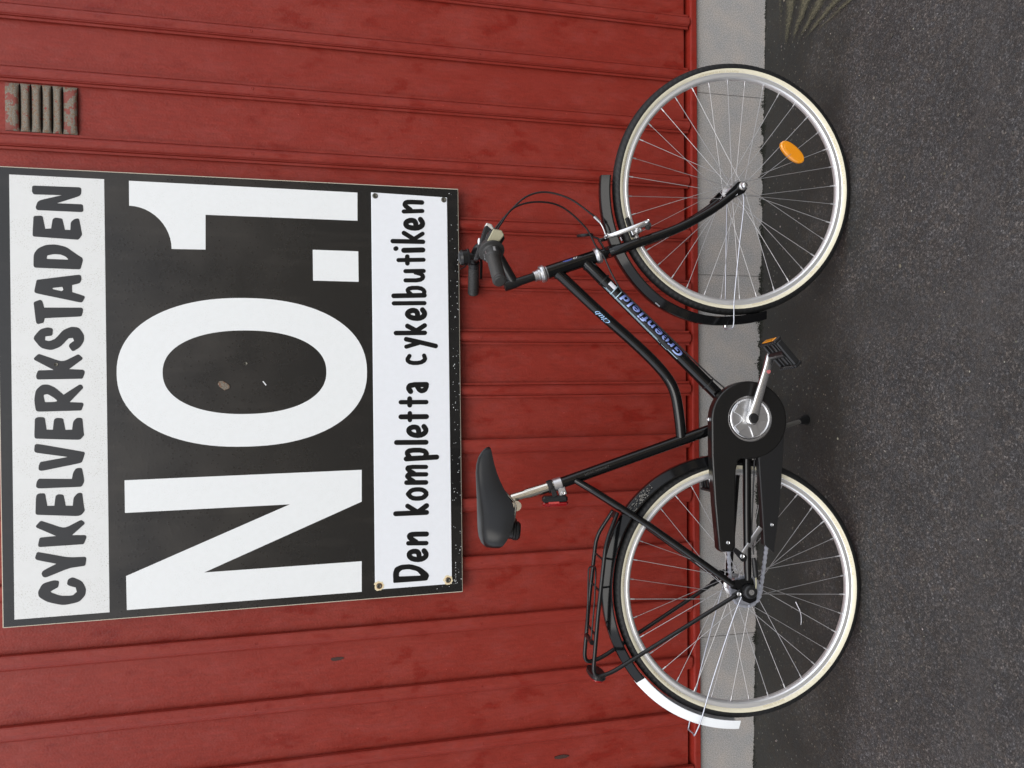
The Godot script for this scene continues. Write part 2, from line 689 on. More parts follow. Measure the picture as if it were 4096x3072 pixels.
# white sign paint with fine dirt specks; by object position
func sign_white_material(base: Color, specks: float, seed_: int) -> StandardMaterial3D:
	var w := 512
	var fine := noise_bytes(w, w, seed_, 0.28, 2)
	var broad := noise_bytes(w, w, seed_ + 1, 0.012, 4)
	var mid := noise_bytes(w, w, seed_ + 2, 0.05, 3)
	var alb := PackedByteArray()
	alb.resize(w * w * 3)
	for i in w * w:
		var dirt := specks * sm(0.66, 0.9, fine[i] / 255.0) * sm(0.3, 0.7, broad[i] / 255.0) + 0.03 * (mid[i] / 255.0 - 0.5)
		alb[i * 3] = to_srgb8(base.r * (1.0 - dirt))
		alb[i * 3 + 1] = to_srgb8(base.g * (1.0 - dirt * 1.05))
		alb[i * 3 + 2] = to_srgb8(base.b * (1.0 - dirt * 1.2))
	var m := StandardMaterial3D.new()
	m.albedo_texture = rgb_texture(w, w, alb)
	m.roughness = 0.38
	m.heightmap_enabled = true
	m.heightmap_texture = grey_texture(w, w, fine)
	m.heightmap_scale = 0.012
	world_mapped(m, 0.6)
	return m


func worn_metal_material(red: float) -> StandardMaterial3D:   # the grille: bare grey iron, rust and remains of red paint
	var w := 512
	var a := noise_bytes(w, w, 51, 0.02, 4)
	var b := noise_bytes(w, w, 52, 0.07, 3)
	var c := noise_bytes(w, w, 53, 0.2, 2)
	var alb := PackedByteArray()
	alb.resize(w * w * 3)
	for i in w * w:
		var g := (c[i] - 128.0) / 128.0
		var col := Color(0.150, 0.128, 0.100) * (1.0 + 0.35 * g)
		col = col.lerp(Color(0.16, 0.075, 0.03), sm(0.56, 0.74, b[i] / 255.0) * 0.75)
		col = col.lerp(Color(0.42, 0.36, 0.25), sm(0.72, 0.86, c[i] / 255.0) * 0.6)
		col = col.lerp(Color(0.19, 0.028, 0.02), sm(0.74, 0.80, a[i] / 255.0) if red < 0.5 else sm(0.50, 0.58, a[i] / 255.0 + (b[i] - 128.0) / 700.0) * 0.85)
		alb[i * 3] = to_srgb8(col.r)
		alb[i * 3 + 1] = to_srgb8(col.g)
		alb[i * 3 + 2] = to_srgb8(col.b)
	var m := StandardMaterial3D.new()
	m.albedo_texture = rgb_texture(w, w, alb)
	m.roughness = 0.7
	m.heightmap_enabled = true
	m.heightmap_texture = grey_texture(w, w, c)
	m.heightmap_scale = 0.05
	world_mapped(m, 0.36)
	return m


# triangles of a line of lettering, as points in units of its height
func text_triangles(text: String, font_name: String, weight := 400, italic := 0.0) -> Array:
	var f := SystemFont.new()
	f.font_names = PackedStringArray([font_name])
	f.font_weight = weight
	var t := TextMesh.new()
	t.text = text
	t.font = f
	t.font_size = 64
	t.pixel_size = 1.0 / 64.0
	t.depth = 0.0
	t.curve_step = 2.0
	var arr := t.get_mesh_arrays()
	var v: PackedVector3Array = arr[Mesh.ARRAY_VERTEX]
	var nn: PackedVector3Array = arr[Mesh.ARRAY_NORMAL]
	var ix: PackedInt32Array = arr[Mesh.ARRAY_INDEX] if arr[Mesh.ARRAY_INDEX] != null else PackedInt32Array(range(v.size()))
	var out := []
	var lo := Vector2(1e9, 1e9)
	var hi := -lo
	for i in range(0, ix.size(), 3):
		if nn[ix[i]].z < 0.5:
			continue
		for k in 3:
			var p := Vector2(v[ix[i + k]].x + v[ix[i + k]].y * italic, v[ix[i + k]].y)
			lo = lo.min(p)
			hi = hi.max(p)
			out.append(p)
	return [out, lo, hi]


# draw the lettering into a picture: the box of the text fills the given rectangle (pixels); colour top to bottom
func stamp(im: Image, tri: Array, rect: Rect2, c0: Color, c1: Color) -> void:
	var pts: Array = tri[0]
	var lo: Vector2 = tri[1]
	var size: Vector2 = tri[2] - tri[1]
	for i in range(0, pts.size(), 3):
		var q := []
		for k in 3:
			var u: Vector2 = (pts[i + k] - lo) / size
			q.append(Vector2(rect.position.x + u.x * rect.size.x, rect.position.y + (1.0 - u.y) * rect.size.y))
		var a: Vector2 = q[0]
		var b: Vector2 = q[1]
		var c: Vector2 = q[2]
		var den := (b - a).cross(c - a)
		if absf(den) < 1e-9:
			continue
		for y in range(maxi(0, int(minf(a.y, minf(b.y, c.y)))), mini(im.get_height() - 1, int(maxf(a.y, maxf(b.y, c.y))) + 1) + 1):
			for x in range(maxi(0, int(minf(a.x, minf(b.x, c.x)))), mini(im.get_width() - 1, int(maxf(a.x, maxf(b.x, c.x))) + 1) + 1):
				var p := Vector2(x + 0.5, y + 0.5)
				var s := (b - a).cross(p - a) / den
				var t := (p - a).cross(c - a) / den
				if s >= -0.001 and t >= -0.001 and s + t <= 1.001:
					im.set_pixel(x, y, c0.lerp(c1, clampf((y - rect.position.y) / rect.size.y, 0.0, 1.0)))


func sidewall_material() -> StandardMaterial3D:
	var w := 2048
	var h := 32
	var im := Image.create(w, h, false, Image.FORMAT_RGB8)
	var c := noise_bytes(w, h, 61, 0.05, 3)
	for y in h:
		for x in w:
			var g := (c[y * w + x] - 128.0) / 128.0
			var diag := 0.03 if int(x * 0.5 + y) % 14 == 0 else 0.0
			var v := 1.0 + 0.06 * g - diag
			im.set_pixel(x, y, Color(0.68 * v, 0.635 * v, 0.49 * v).linear_to_srgb())
	var ink := Color(0.54, 0.47, 0.31).linear_to_srgb()
	# angles run anticlockwise from forward; the picture's x runs clockwise
	for e in [["KENDA KWEST", 80.0, 96.0], ["MIN 50-MAX 85 P.S.I. (3.5-6.0kgf/cm2 350-600KPA)", 4.0, 190.0], ["32-622 700X32C-28X1 5/8X1 1/4", 290.0, 170.0], ["MADE IN TAIWAN", 196.0, 62.0], ["KENDA KWEST", 140.0, 96.0], ["DRIVE", 228.0, 30.0]]:
		var t := text_triangles(e[0], "Droid Sans", 700)
		var x0: float = w * (1.0 - fposmod(e[1], 360.0) / 360.0)
		stamp(im, t, Rect2(x0 - e[2] * 0.5, 9, e[2], 13), ink, ink)
	var m := StandardMaterial3D.new()
	m.albedo_texture = ImageTexture.create_from_image(im)
	m.roughness = 0.6
	m.uv1_scale = Vector3(-1, -1, 1)
	m.uv1_offset = Vector3(1, 1, 0)
	return m


func sky_material() -> Material:
	var w := 512
	var h := 256
	var f := FastNoiseLite.new()
	f.seed = 71
	f.frequency = 0.9
	f.fractal_octaves = 4
	var im := Image.create(w, h, false, Image.FORMAT_RGBF)
	for y in h:
		var el := PI * (0.5 - (y + 0.5) / h)
		for x in w:
			var az := TAU * x / w
			var d := Vector3(cos(el) * cos(az), sin(el), cos(el) * sin(az))
			var up := maxf(d.y, 0.0)
			var p := Vector3(d.x, 0.0, d.z) / (up + 0.25)
			var cl := f.get_noise_3d(p.x, p.y, p.z)
			# even overcast with the brightness of the veiled sun spread over the side that the wall faces
			var front := 0.5 + 0.5 * cos(az)   # the middle of the seam looks along +z
			var el_d := rad_to_deg(el)
			var l := (0.50 + 0.12 * up + 0.95 * exp(-pow((el_d - 33.0) / 19.0, 2.0)) * front) * (1.0 + 0.20 * cl)
			var c := Color(0.97, 0.985, 1.03).lerp(Color(0.91, 0.975, 1.10), clampf(0.5 - cl, 0.0, 1.0)) * l
			if d.y < 0.0:
				c = Color(0.30, 0.30, 0.30).lerp(c, clampf(1.0 + d.y * 5.0, 0.0, 1.0))
			im.set_pixel(x, y, c)
	var s := PanoramaSkyMaterial.new()
	s.panorama = ImageTexture.create_from_image(im)
	s.energy_multiplier = 1.0
	return s


func make_materials() -> void:
	M.paint = paint_material()
	M.stone = stone_material()
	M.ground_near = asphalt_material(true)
	M.ground_far = asphalt_material(false)
	M.sign_black = sign_black_material()
	M.sign_white = sign_white_material(Color(0.77, 0.79, 0.79), 0.10, 81)
	M.band_white = sign_white_material(Color(0.70, 0.71, 0.70), 0.45, 84)
	M.plate_white = sign_white_material(Color(0.77, 0.79, 0.82), 0.05, 87)
	M.worn = worn_metal_material(0.0)
	M.worn_red = worn_metal_material(1.0)
	M.ink = mat(Color(0.010, 0.011, 0.013), 0.36)
	M.ink2 = mat(Color(0.007, 0.007, 0.007), 0.4, 0.0, 0.0, 0.32)
	M.board_core = mat(Color(0.55, 0.50, 0.40), 0.8)
	M.dark = mat(Color(0.004, 0.004, 0.004), 0.9)
	M.mortar = mat(Color(0.06, 0.058, 0.055), 0.9)
	M.paint_trim = M.paint.duplicate()
	M.paint_trim.albedo_color = Color(0.98, 0.84, 0.80)
	M.black = mat(Color(0.0032, 0.0032, 0.0034), 0.05, 0.0, 0.0, 0.44)
	M.guard_black = mat(Color(0.0035, 0.0036, 0.0040), 0.10, 0.0, 0.0, 0.34)
	M.case_black = mat(Color(0.0060, 0.0057, 0.0054), 0.30, 0.0, 0.0, 0.46)
	M.satin = mat(Color(0.0075, 0.0075, 0.008), 0.28, 0.0, 0.0, 0.42)
	M.plastic = mat(Color(0.010, 0.010, 0.0105), 0.40, 0.0, 0.0, 0.42)
	M.plastic_grey = mat(Color(0.024, 0.023, 0.022), 0.5)
	M.rubber = mat(Color(0.0095, 0.0097, 0.0102), 0.55, 0.0, 0.0, 0.42)
	M.saddle = mat(Color(0.0060, 0.0060, 0.0064), 0.34, 0.0, 0.0, 0.37)
	M.alloy = mat(Color(0.62, 0.62, 0.63), 0.36, 1.0)
	M.polished = mat(Color(0.70, 0.70, 0.70), 0.27, 1.0)
	M.chrome = mat(Color(0.70, 0.67, 0.60), 0.16, 1.0)
	M.rim = mat(Color(0.78, 0.78, 0.78), 0.38, 0.75)
	M.spoke = mat(Color(0.52, 0.52, 0.53), 0.32, 0.8)
	M.zinc = mat(Color(0.46, 0.48, 0.54), 0.35, 0.7)
	M.dull = mat(Color(0.17, 0.165, 0.15), 0.55, 0.4)
	M.white = mat(Color(0.74, 0.76, 0.77), 0.35)
	M.beige = mat(Color(0.33, 0.31, 0.21), 0.4)
	M.amber = mat(Color(0.70, 0.255, 0.006), 0.22, 0.0, 0.5)
	M.red_lens = mat(Color(0.22, 0.004, 0.006), 0.15, 0.0, 0.3)
	M.lens = mat(Color(0.55, 0.55, 0.52), 0.1, 0.3, 0.6)
	M.cable = mat(Color(0.011, 0.011, 0.012), 0.35)
	M.rust_stain = mat(Color(0.73, 0.62, 0.40), 0.5)
	M.rust_core = mat(Color(0.34, 0.14, 0.035), 0.8)
	M.lens_red = mat(Color(0.45, 0.04, 0.04), 0.1, 0.0, 0.6)
	M.sticker = mat(Color(0.45, 0.12, 0.12), 0.5)
	M.spider = mat(Color(0.62, 0.62, 0.62), 0.36, 1.0)
	M.screw = mat(Color(0.09, 0.085, 0.07), 0.45, 0.7)
	M.moss = mat(Color(0.012, 0.013, 0.008), 0.95)
	M.knot = mat(Color(0.045, 0.018, 0.013), 0.75)
	M.paper = mat(Color(0.72, 0.73, 0.78), 0.7)
	M.flake = M.worn
	M.blue = mat(Color(0.04, 0.09, 0.45), 0.3)
	M.sidewall = sidewall_material()
	M.facade = mat(Color(0.50, 0.42, 0.31), 0.8)
	M.roof = mat(Color(0.16, 0.10, 0.07), 0.8)
	M.glass = mat(Color(0.03, 0.035, 0.04), 0.1)


# ---------------------------------------------------------------- the place
func build_ground() -> void:
	# one sheet to the horizon in two surfaces: the strip along the plinth and the rest
	var xs := [-60.0, -20.0, -8.0, -4.0, -2.6]
	var zs := [-0.06]
	for i in 41:
		xs.append(-1.6 + 3.2 * i / 40.0)
	xs.append_array([2.6, 4.0, 8.0, 20.0, 60.0])
	for i in 21:
		zs.append(0.0 + 1.6 * i / 20.0)
	zs.append_array([2.5, 4.0, 8.0, 16.0, 40.0, 90.0])
	var near := MB.new()
	var far := MB.new()
	var up := Vector3(-SLOPE_X, 1, -SLOPE_Z).normalized()
	for i in xs.size() - 1:
		for k in zs.size() - 1:
			var p := []
			var u := []
			for e in [[0, 0], [1, 0], [1, 1], [0, 1]]:
				var x: float = xs[i + e[0]]
				var z: float = zs[k + e[1]]
				p.append(Vector3(x, ground_y(x, z), z))
				u.append(Vector2((x + 1.6) / 3.2, z / 1.6))
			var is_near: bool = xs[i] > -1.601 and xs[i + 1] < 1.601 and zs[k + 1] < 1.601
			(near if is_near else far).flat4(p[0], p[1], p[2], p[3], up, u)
	var m := ArrayMesh.new()
	for b: MB in [near, far]:
		var a := []
		a.resize(Mesh.ARRAY_MAX)
		a[Mesh.ARRAY_VERTEX] = b.v
		a[Mesh.ARRAY_NORMAL] = b.n
		a[Mesh.ARRAY_TEX_UV] = b.uv
		m.add_surface_from_arrays(Mesh.PRIMITIVE_TRIANGLES, a)
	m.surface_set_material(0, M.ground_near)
	m.surface_set_material(1, M.ground_far)
	var g := MeshInstance3D.new()
	g.name = "ground"
	g.mesh = m
	add_child(g, true)
	g.set_meta("kind", "structure")
	g.set_meta("label", "dark grey asphalt with fine dirt and painted shade along the foot of the plinth")


func build_wall() -> void:
	var wall := thing("plank_wall", "red painted wall of upright planks and battens behind the bicycle", "wall")
	var top := 3.3
	var lefts := [-4.32, -4.14, -3.96, -3.78, -3.6, -3.42, -3.24, -3.06, -2.88, -2.7, -2.52, -2.34, -2.17, -1.99, -1.815, -1.64, -1.465, -1.29, -1.11, -0.932, -0.743, -0.558, -0.381, -0.2025]
	var rights := [-0.0325, 0.132, 0.298, 0.471, 0.6445, 0.8245, 0.990, 1.163, 1.335, 1.505, 1.68, 1.85, 2.02, 2.19, 2.36, 2.53, 2.7, 2.87, 3.04, 3.21, 3.38, 3.55, 3.72, 3.89, 4.06, 4.23]
	var all := lefts + rights
	rng.seed = 5
	for i in all.size() - 1:
		var x0: float = all[i] + 0.004
		var x1: float = all[i + 1] - 0.004
		var z1 := rng.randf_range(-0.0012, 0.0012)
		var y0 := 0.271 + rng.randf_range(-0.0015, 0.0015)
		part("plank", MB.new().box(Vector3((x0 + x1) / 2, (y0 + top) / 2, z1 - 0.011), Vector3(x1 - x0, top - y0, 0.022), 0.0015), M.paint, wall)
	# moulded battens right of the middle of the sign, plainer ones to the left
	var ogee := PackedVector2Array([Vector2(-0.0165, 0.0042), Vector2(-0.0235, 0.0042), Vector2(-0.0235, 0.0095), Vector2(-0.0172, 0.0095), Vector2(-0.0160, 0.0072), Vector2(-0.0150, 0.0095), Vector2(-0.0145, 0.0125)])
	for k in 9:
		var t := PI * (1.0 - k / 8.0)
		ogee.append(Vector2(cos(t) * 0.0130, 0.0135 + sin(t) * 0.0090))
	ogee.append_array(PackedVector2Array([Vector2(0.0145, 0.0125), Vector2(0.0150, 0.0095), Vector2(0.0160, 0.0072), Vector2(0.0172, 0.0095), Vector2(0.0235, 0.0095), Vector2(0.0235, 0.0042), Vector2(0.0165, 0.0042)]))
	var plain := PackedVector2Array([Vector2(-0.0245, 0.001), Vector2(-0.0235, 0.005), Vector2(-0.017, 0.0125), Vector2(-0.009, 0.0175), Vector2(0.0, 0.0205), Vector2(0.017, 0.0205), Vector2(0.0205, 0.0185), Vector2(0.0215, 0.016), Vector2(0.0215, 0.0040), Vector2(0.013, 0.0040)])
	for i in all.size():
		var sec: PackedVector2Array = plain if i < lefts.size() else ogee
		var foot := 0.2625 + rng.randf_range(-0.002, 0.002)
		var b := MB.new()
		var rows := []
		for y: float in [foot, top]:
			var row := []
			for p in sec:
				row.append(Vector3(all[i] + p.x, y, p.y))
			rows.append(row)
		for k in sec.size() - 1:
			var d := sec[k + 1] - sec[k]
			var nn := Vector3(-d.y, 0, d.x).normalized()
			b.flat4(rows[0][k], rows[0][k + 1], rows[1][k + 1], rows[1][k], nn)
		b.fan(rows[0], Vector3(0, -1, 0))
		part("batten", b, M.paint, wall)
		if all[i] > -1.5 and all[i] < 1.5:
			for y: float in [1.617, 0.962, 0.382]:
				var nail := MB.new()
				var at := Vector3(all[i] + rng.randf_range(-0.003, 0.003), y + rng.randf_range(-0.003, 0.003), 0.0223 if i >= lefts.size() else 0.0203)
				nail.lathe([Vector2(0.0, 0.0002), Vector2(0.0032, 0.0004), Vector2(0.0038, 0.0012), Vector2(0.0046, 0.0008), Vector2(0.005, -0.001)] if i >= lefts.size() else [Vector2(0.0, -0.0004), Vector2(0.0022, -0.0002), Vector2(0.003, 0.0008), Vector2(0.0038, -0.001)], Transform3D(Basis(), at), 12)
				part("nail", nail, M.paint if i >= lefts.size() else M.paint_trim, wall)
	# bare knots where the paint has come off
	for e in [[-0.8150, 1.395, 0.0060, 0.020], [-1.1900, 0.708, 0.0065, 0.024], [-0.4700, 0.415, 0.005, 0.009]]:
		var kn := PackedVector2Array()
		for k in 18:
			var a := TAU * k / 18
			kn.append(Vector2(e[0] + cos(a) * e[2] * rng.randf_range(0.75, 1.1), e[1] + sin(a) * e[3] * rng.randf_range(0.8, 1.1)))
		part("bare_knot", MB.new().prism(kn, 0.0, 0.0022, Transform3D(), 0.0, 1.0, false), M.knot, wall)
	# the black gap below the planks and the painted drip strip under it
	part("backing", MB.new().box(Vector3(-0.045, 1.74, -0.045), Vector3(8.55, 3.12, 0.04)), M.dark, wall)
	var trim := PackedVector2Array([Vector2(-0.03, 0.262), Vector2(0.009, 0.2545), Vector2(0.0125, 0.2525), Vector2(0.0135, 0.249), Vector2(0.0135, 0.2335), Vector2(0.0125, 0.232), Vector2(-0.03, 0.232)])
	for seg in [[-4.32, -2.9], [-2.899, -1.32], [-1.319, 0.269], [0.270, 2.2], [2.201, 4.23]]:
		var tb := MB.new()
		var xf := Transform3D(Basis(Vector3(0, 0, 1), Vector3(0, 1, 0), Vector3(-1, 0, 0)), Vector3(seg[1], 0, 0))
		tb.prism(trim, 0.0, seg[1] - seg[0], xf)
		part("drip_strip", tb, M.paint_trim, wall)


func build_plinth() -> void:
	var pl := thing("stone_plinth", "low grey stone plinth under the red plank wall", "plinth")
	var x := -0.8545 - 0.6 * 6
	while x < 4.2:
		var b := MB.new()
		b.box(Vector3(x + 0.3, 0.232 - 0.19 - 0.001, -0.012 + rng.randf_range(-0.0006, 0.0006)), Vector3(0.5984, 0.38, 0.024), 0.0012)
		part("slab", b, M.stone, pl)
		x += 0.5995
	part("joint_bed", MB.new().box(Vector3(-0.05, 0.0, -0.04), Vector3(8.6, 0.46, 0.05)), M.mortar, pl)
	# crumbs of dirt and moss along the foot
	var moss := MultiMeshInstance3D.new()
	moss.name = "moss_crumbs"
	var mm := MultiMesh.new()
	mm.transform_format = MultiMesh.TRANSFORM_3D
	mm.mesh = MB.new().ball(Transform3D(Basis().scaled(Vector3(1, 0.8, 0.7)), Vector3.ZERO), 6, 4).mesh()
	var list := []
	rng.seed = 9
	var lumps := FastNoiseLite.new()
	lumps.seed = 3
	lumps.frequency = 14.0
	for i in 8200:
		var px := rng.randf_range(-1.5, 1.5)
		var amount := clampf(0.5 + 1.6 * lumps.get_noise_1d(px), 0.06, 1.0) * (0.3 if px > 0.93 else 1.0) * (0.35 if px < -0.9 else 1.0)
		if rng.randf() > amount:
			continue
		var hgt := absf(rng.randfn(0.0, 0.0045)) * amount * 1.3
		var r := rng.randf_range(0.0010, 0.0026)
		list.append(Transform3D(Basis().scaled(Vector3.ONE * r).rotated(Vector3.UP, rng.randf() * TAU), Vector3(px, ground_y(px, 0.0) + hgt, 0.0006 + 0.4 * r)))
		if rng.randf() < 0.6:
			var gz := absf(rng.randfn(0.004, 0.006))
			list.append(Transform3D(Basis().scaled(Vector3.ONE * r), Vector3(px, ground_y(px, gz) + 0.3 * r, gz)))
	mm.instance_count = list.size()
	for i in list.size():
		mm.set_instance_transform(i, list[i])
	moss.multimesh = mm
	moss.material_override = M.moss
	add_child(moss, true)
	tag(moss, "dark moss and dirt crumbs along the foot of the plinth", "moss")
	moss.set_meta("kind", "stuff")


func build_pebbles() -> void:
	var pebbles := MultiMeshInstance3D.new()
	pebbles.name = "gravel"
	var mm := MultiMesh.new()
	mm.transform_format = MultiMesh.TRANSFORM_3D
	mm.use_colors = true
	mm.mesh = MB.new().ball(Transform3D(), 6, 4).mesh()
	rng.seed = 21
	var list := []
	var tint := []
	for i in 1300:
		var x := rng.randf_range(-1.7, 1.7)
		var z := rng.randf_range(0.03, 1.3)
		var r := rng.randf_range(0.0011, 0.0026) * (1.0 + 0.8 * float(rng.randf() < 0.12))
		var b := Basis.from_euler(Vector3(rng.randf_range(-0.4, 0.4), rng.randf() * TAU, 0)).scaled(Vector3(r * rng.randf_range(0.8, 1.5), r * 0.6, r))
		list.append(Transform3D(b, Vector3(x, ground_y(x, z) + r * 0.25, z)))
		var v := rng.randf_range(0.03, 0.085) * (1.0 + 1.8 * float(rng.randf() < 0.10))
		tint.append(Color(v * rng.randf_range(1.0, 1.25), v, v * rng.randf_range(0.72, 0.98)))
	mm.instance_count = list.size()
	for i in list.size():
		mm.set_instance_transform(i, list[i])
		mm.set_instance_color(i, tint[i])
	pebbles.multimesh = mm
	var m := StandardMaterial3D.new()
	m.vertex_color_use_as_albedo = true
	m.roughness = 0.75
	pebbles.material_override = m
	add_child(pebbles, true)
	tag(pebbles, "loose grit and small stones scattered over the asphalt", "grit")
	pebbles.set_meta("kind", "stuff")


func build_litter() -> void:
	# a thin shred of paper lying behind the rear wheel
	var s := thing("paper_shred", "thin pale shred of paper on the asphalt behind the rear wheel's spokes", "litter", Transform3D(Basis(), Vector3(-0.7167, ground_y(-0.7167, 0.24), 0.24)))
	var b := MB.new()
	var pts := [Vector3(0.026, 0.006, -0.014), Vector3(0.014, 0.004, -0.006), Vector3(0.004, 0.002, 0.001), Vector3(-0.010, 0.002, 0.007), Vector3(-0.026, 0.004, 0.011), Vector3(-0.036, 0.007, 0.013)]
	b.tube(pts, [0.0028, 0.0022, 0.0020, 0.0016, 0.0020, 0.0016], 8, true, 0.25, Vector3(0, 0, 1))
	part("strip", b, M.paper, s)
	# the olive woven matting over the asphalt at the right end of the plinth
	var im := Image.create(512, 512, false, Image.FORMAT_RGBA8)
	var a := noise_bytes(512, 512, 91, 0.008, 4)
	var c := noise_bytes(512, 512, 92, 0.05, 3)
	rng.seed = 12
	for y in 512:
		for x in 512:
			var i := y * 512 + x
			# u runs along the streaks, v across
			var u := x / 511.0
			var v := y / 511.0
			var across := sin(v * 34.0 + a[i] / 255.0 * 1.2) * 0.5 + 0.5
			var weave := 0.75 + 0.25 * float((x / 5 + y / 5) % 2)
			var keep := across * 0.55 + 0.5 * (c[i] / 255.0) + 0.35 * (u - 0.5)
			keep *= sm(0.0, 0.10, v) * (1.0 - sm(0.93, 1.0, v)) * sm(0.0, 0.25, u + 0.15 * (a[i] / 255.0 - 0.5))
			var k := (0.55 + 0.75 * across) * weave * (0.6 + 0.6 * c[i] / 255.0)
			im.set_pixel(x, y, Color(Color(0.085 * k, 0.078 * k, 0.048 * k).linear_to_srgb(), 1.0 if keep + rng.randf_range(-0.34, 0.34) > 0.60 else 0.0))
	var m := StandardMaterial3D.new()
	m.albedo_texture = ImageTexture.create_from_image(im)
	m.transparency = BaseMaterial3D.TRANSPARENCY_ALPHA_SCISSOR
	m.alpha_scissor_threshold = 0.5
	m.roughness = 0.85
	var mat_b := MB.new()
	var n := 14
	for i in n:
		for k in n:
			var p := []
			var uu := []
			for e in [[0, 0], [1, 0], [1, 1], [0, 1]]:
				var u := float(i + e[0]) / n
				var v := float(k + e[1]) / n
				var q := Vector2(1.045, 0.085).lerp(Vector2(1.36, 0.05), u).lerp(Vector2(1.035, 0.235).lerp(Vector2(1.07, 0.62), u), v)
				p.append(Vector3(q.x, ground_y(q.x, q.y) + 0.004, q.y))
				uu.append(Vector2(u, v))
			mat_b.flat4(p[0], p[1], p[2], p[3], Vector3.UP, uu)
	var mt := MeshInstance3D.new()
	mt.name = "olive_streaks"  # streaked olive patch with a woven pattern, just above the asphalt
	mt.mesh = mat_b.mesh()
	mt.material_override = m
	add_child(mt, true)
	tag(mt, "olive woven-patterned matting worn into the asphalt beside the front wheel", "streaking")


func build_vent() -> void:
	var x0 := 0.6705
	var x1 := 0.7975
	var y0 := 2.066
	var y1 := 2.2395
	var vent := thing("vent_grille", "rusty iron ventilation grille with flaking red paint set between two battens", "vent", Transform3D(Basis(), Vector3((x0 + x1) / 2, y0, 0)))
	var w := (x1 - x0) / 2
	var h := y1 - y0
	part("frame", MB.new().box(Vector3(0, h * 0.5, 0.002), Vector3(w * 2, h, 0.002)), M.dark, vent)  # sheet coloured dark for the shade in the hollow behind the louvres
	var slots := [2.204 - y0, 2.178 - y0, 2.152 - y0, 2.127 - y0, 2.102 - y0]
	var edges := [h]
	edges.append_array(slots)
	edges.append(0.0)
	for i in edges.size() - 1:
		var top: float = edges[i] - (0.0 if i == 0 else 0.0022)
		var bot: float = edges[i + 1] + (0.0 if i == edges.size() - 2 else 0.0022)
		# each louvre bulges out towards its lower edge and closes in at its ends
		var rows := []
		for k in 15:
			var t := -1.0 + 2.0 * k / 14.0
			var s := 1.0 - pow(absf(t), 6.0)
			var pin := 0.0016 * pow(absf(t), 10.0)
			var row := []
			for e in [[top + pin * (0.0 if i == 0 else 1.0), 0.003], [lerpf(top, bot, 0.35), 0.004 + 0.004 * s], [lerpf(top, bot, 0.75), 0.004 + 0.007 * s], [bot - pin * (0.0 if i == edges.size() - 2 else 0.4), 0.003 + 0.0055 * s], [bot, 0.002]]:
				row.append(Vector3(t * w, e[0], e[1] + 0.0015))
			rows.append(row)
		part("louvre" if i > 0 and i < edges.size() - 2 else "end_band", MB.new().loft(rows, false), M.worn if i > 0 and i < edges.size() - 2 else M.worn_red, vent)


# short chords of a curve drawn as points bent into an arc; long straight edges keep their corners
func eased(p: PackedVector2Array, near: float) -> PackedVector2Array:
	var n := p.size()
	var out := PackedVector2Array()
	for i in n:
		var a := p[(i + n - 1) % n]
		var b := p[i]
		var c := p[(i + 1) % n]
		var bend := absf((b - a).angle_to(c - b))
		if bend < 1.0:
			var ka := minf(0.3, near / maxf(0.001, a.distance_to(b)))
			var kc := minf(0.3, near / maxf(0.001, c.distance_to(b)))
			var q0 := b.lerp(a, ka)
			var q2 := b.lerp(c, kc)
			for k in 4:
				var t := k / 3.0
				out.append(q0.lerp(b, t).lerp(b.lerp(q2, t), t))
		else:
			out.append(b)
	return out


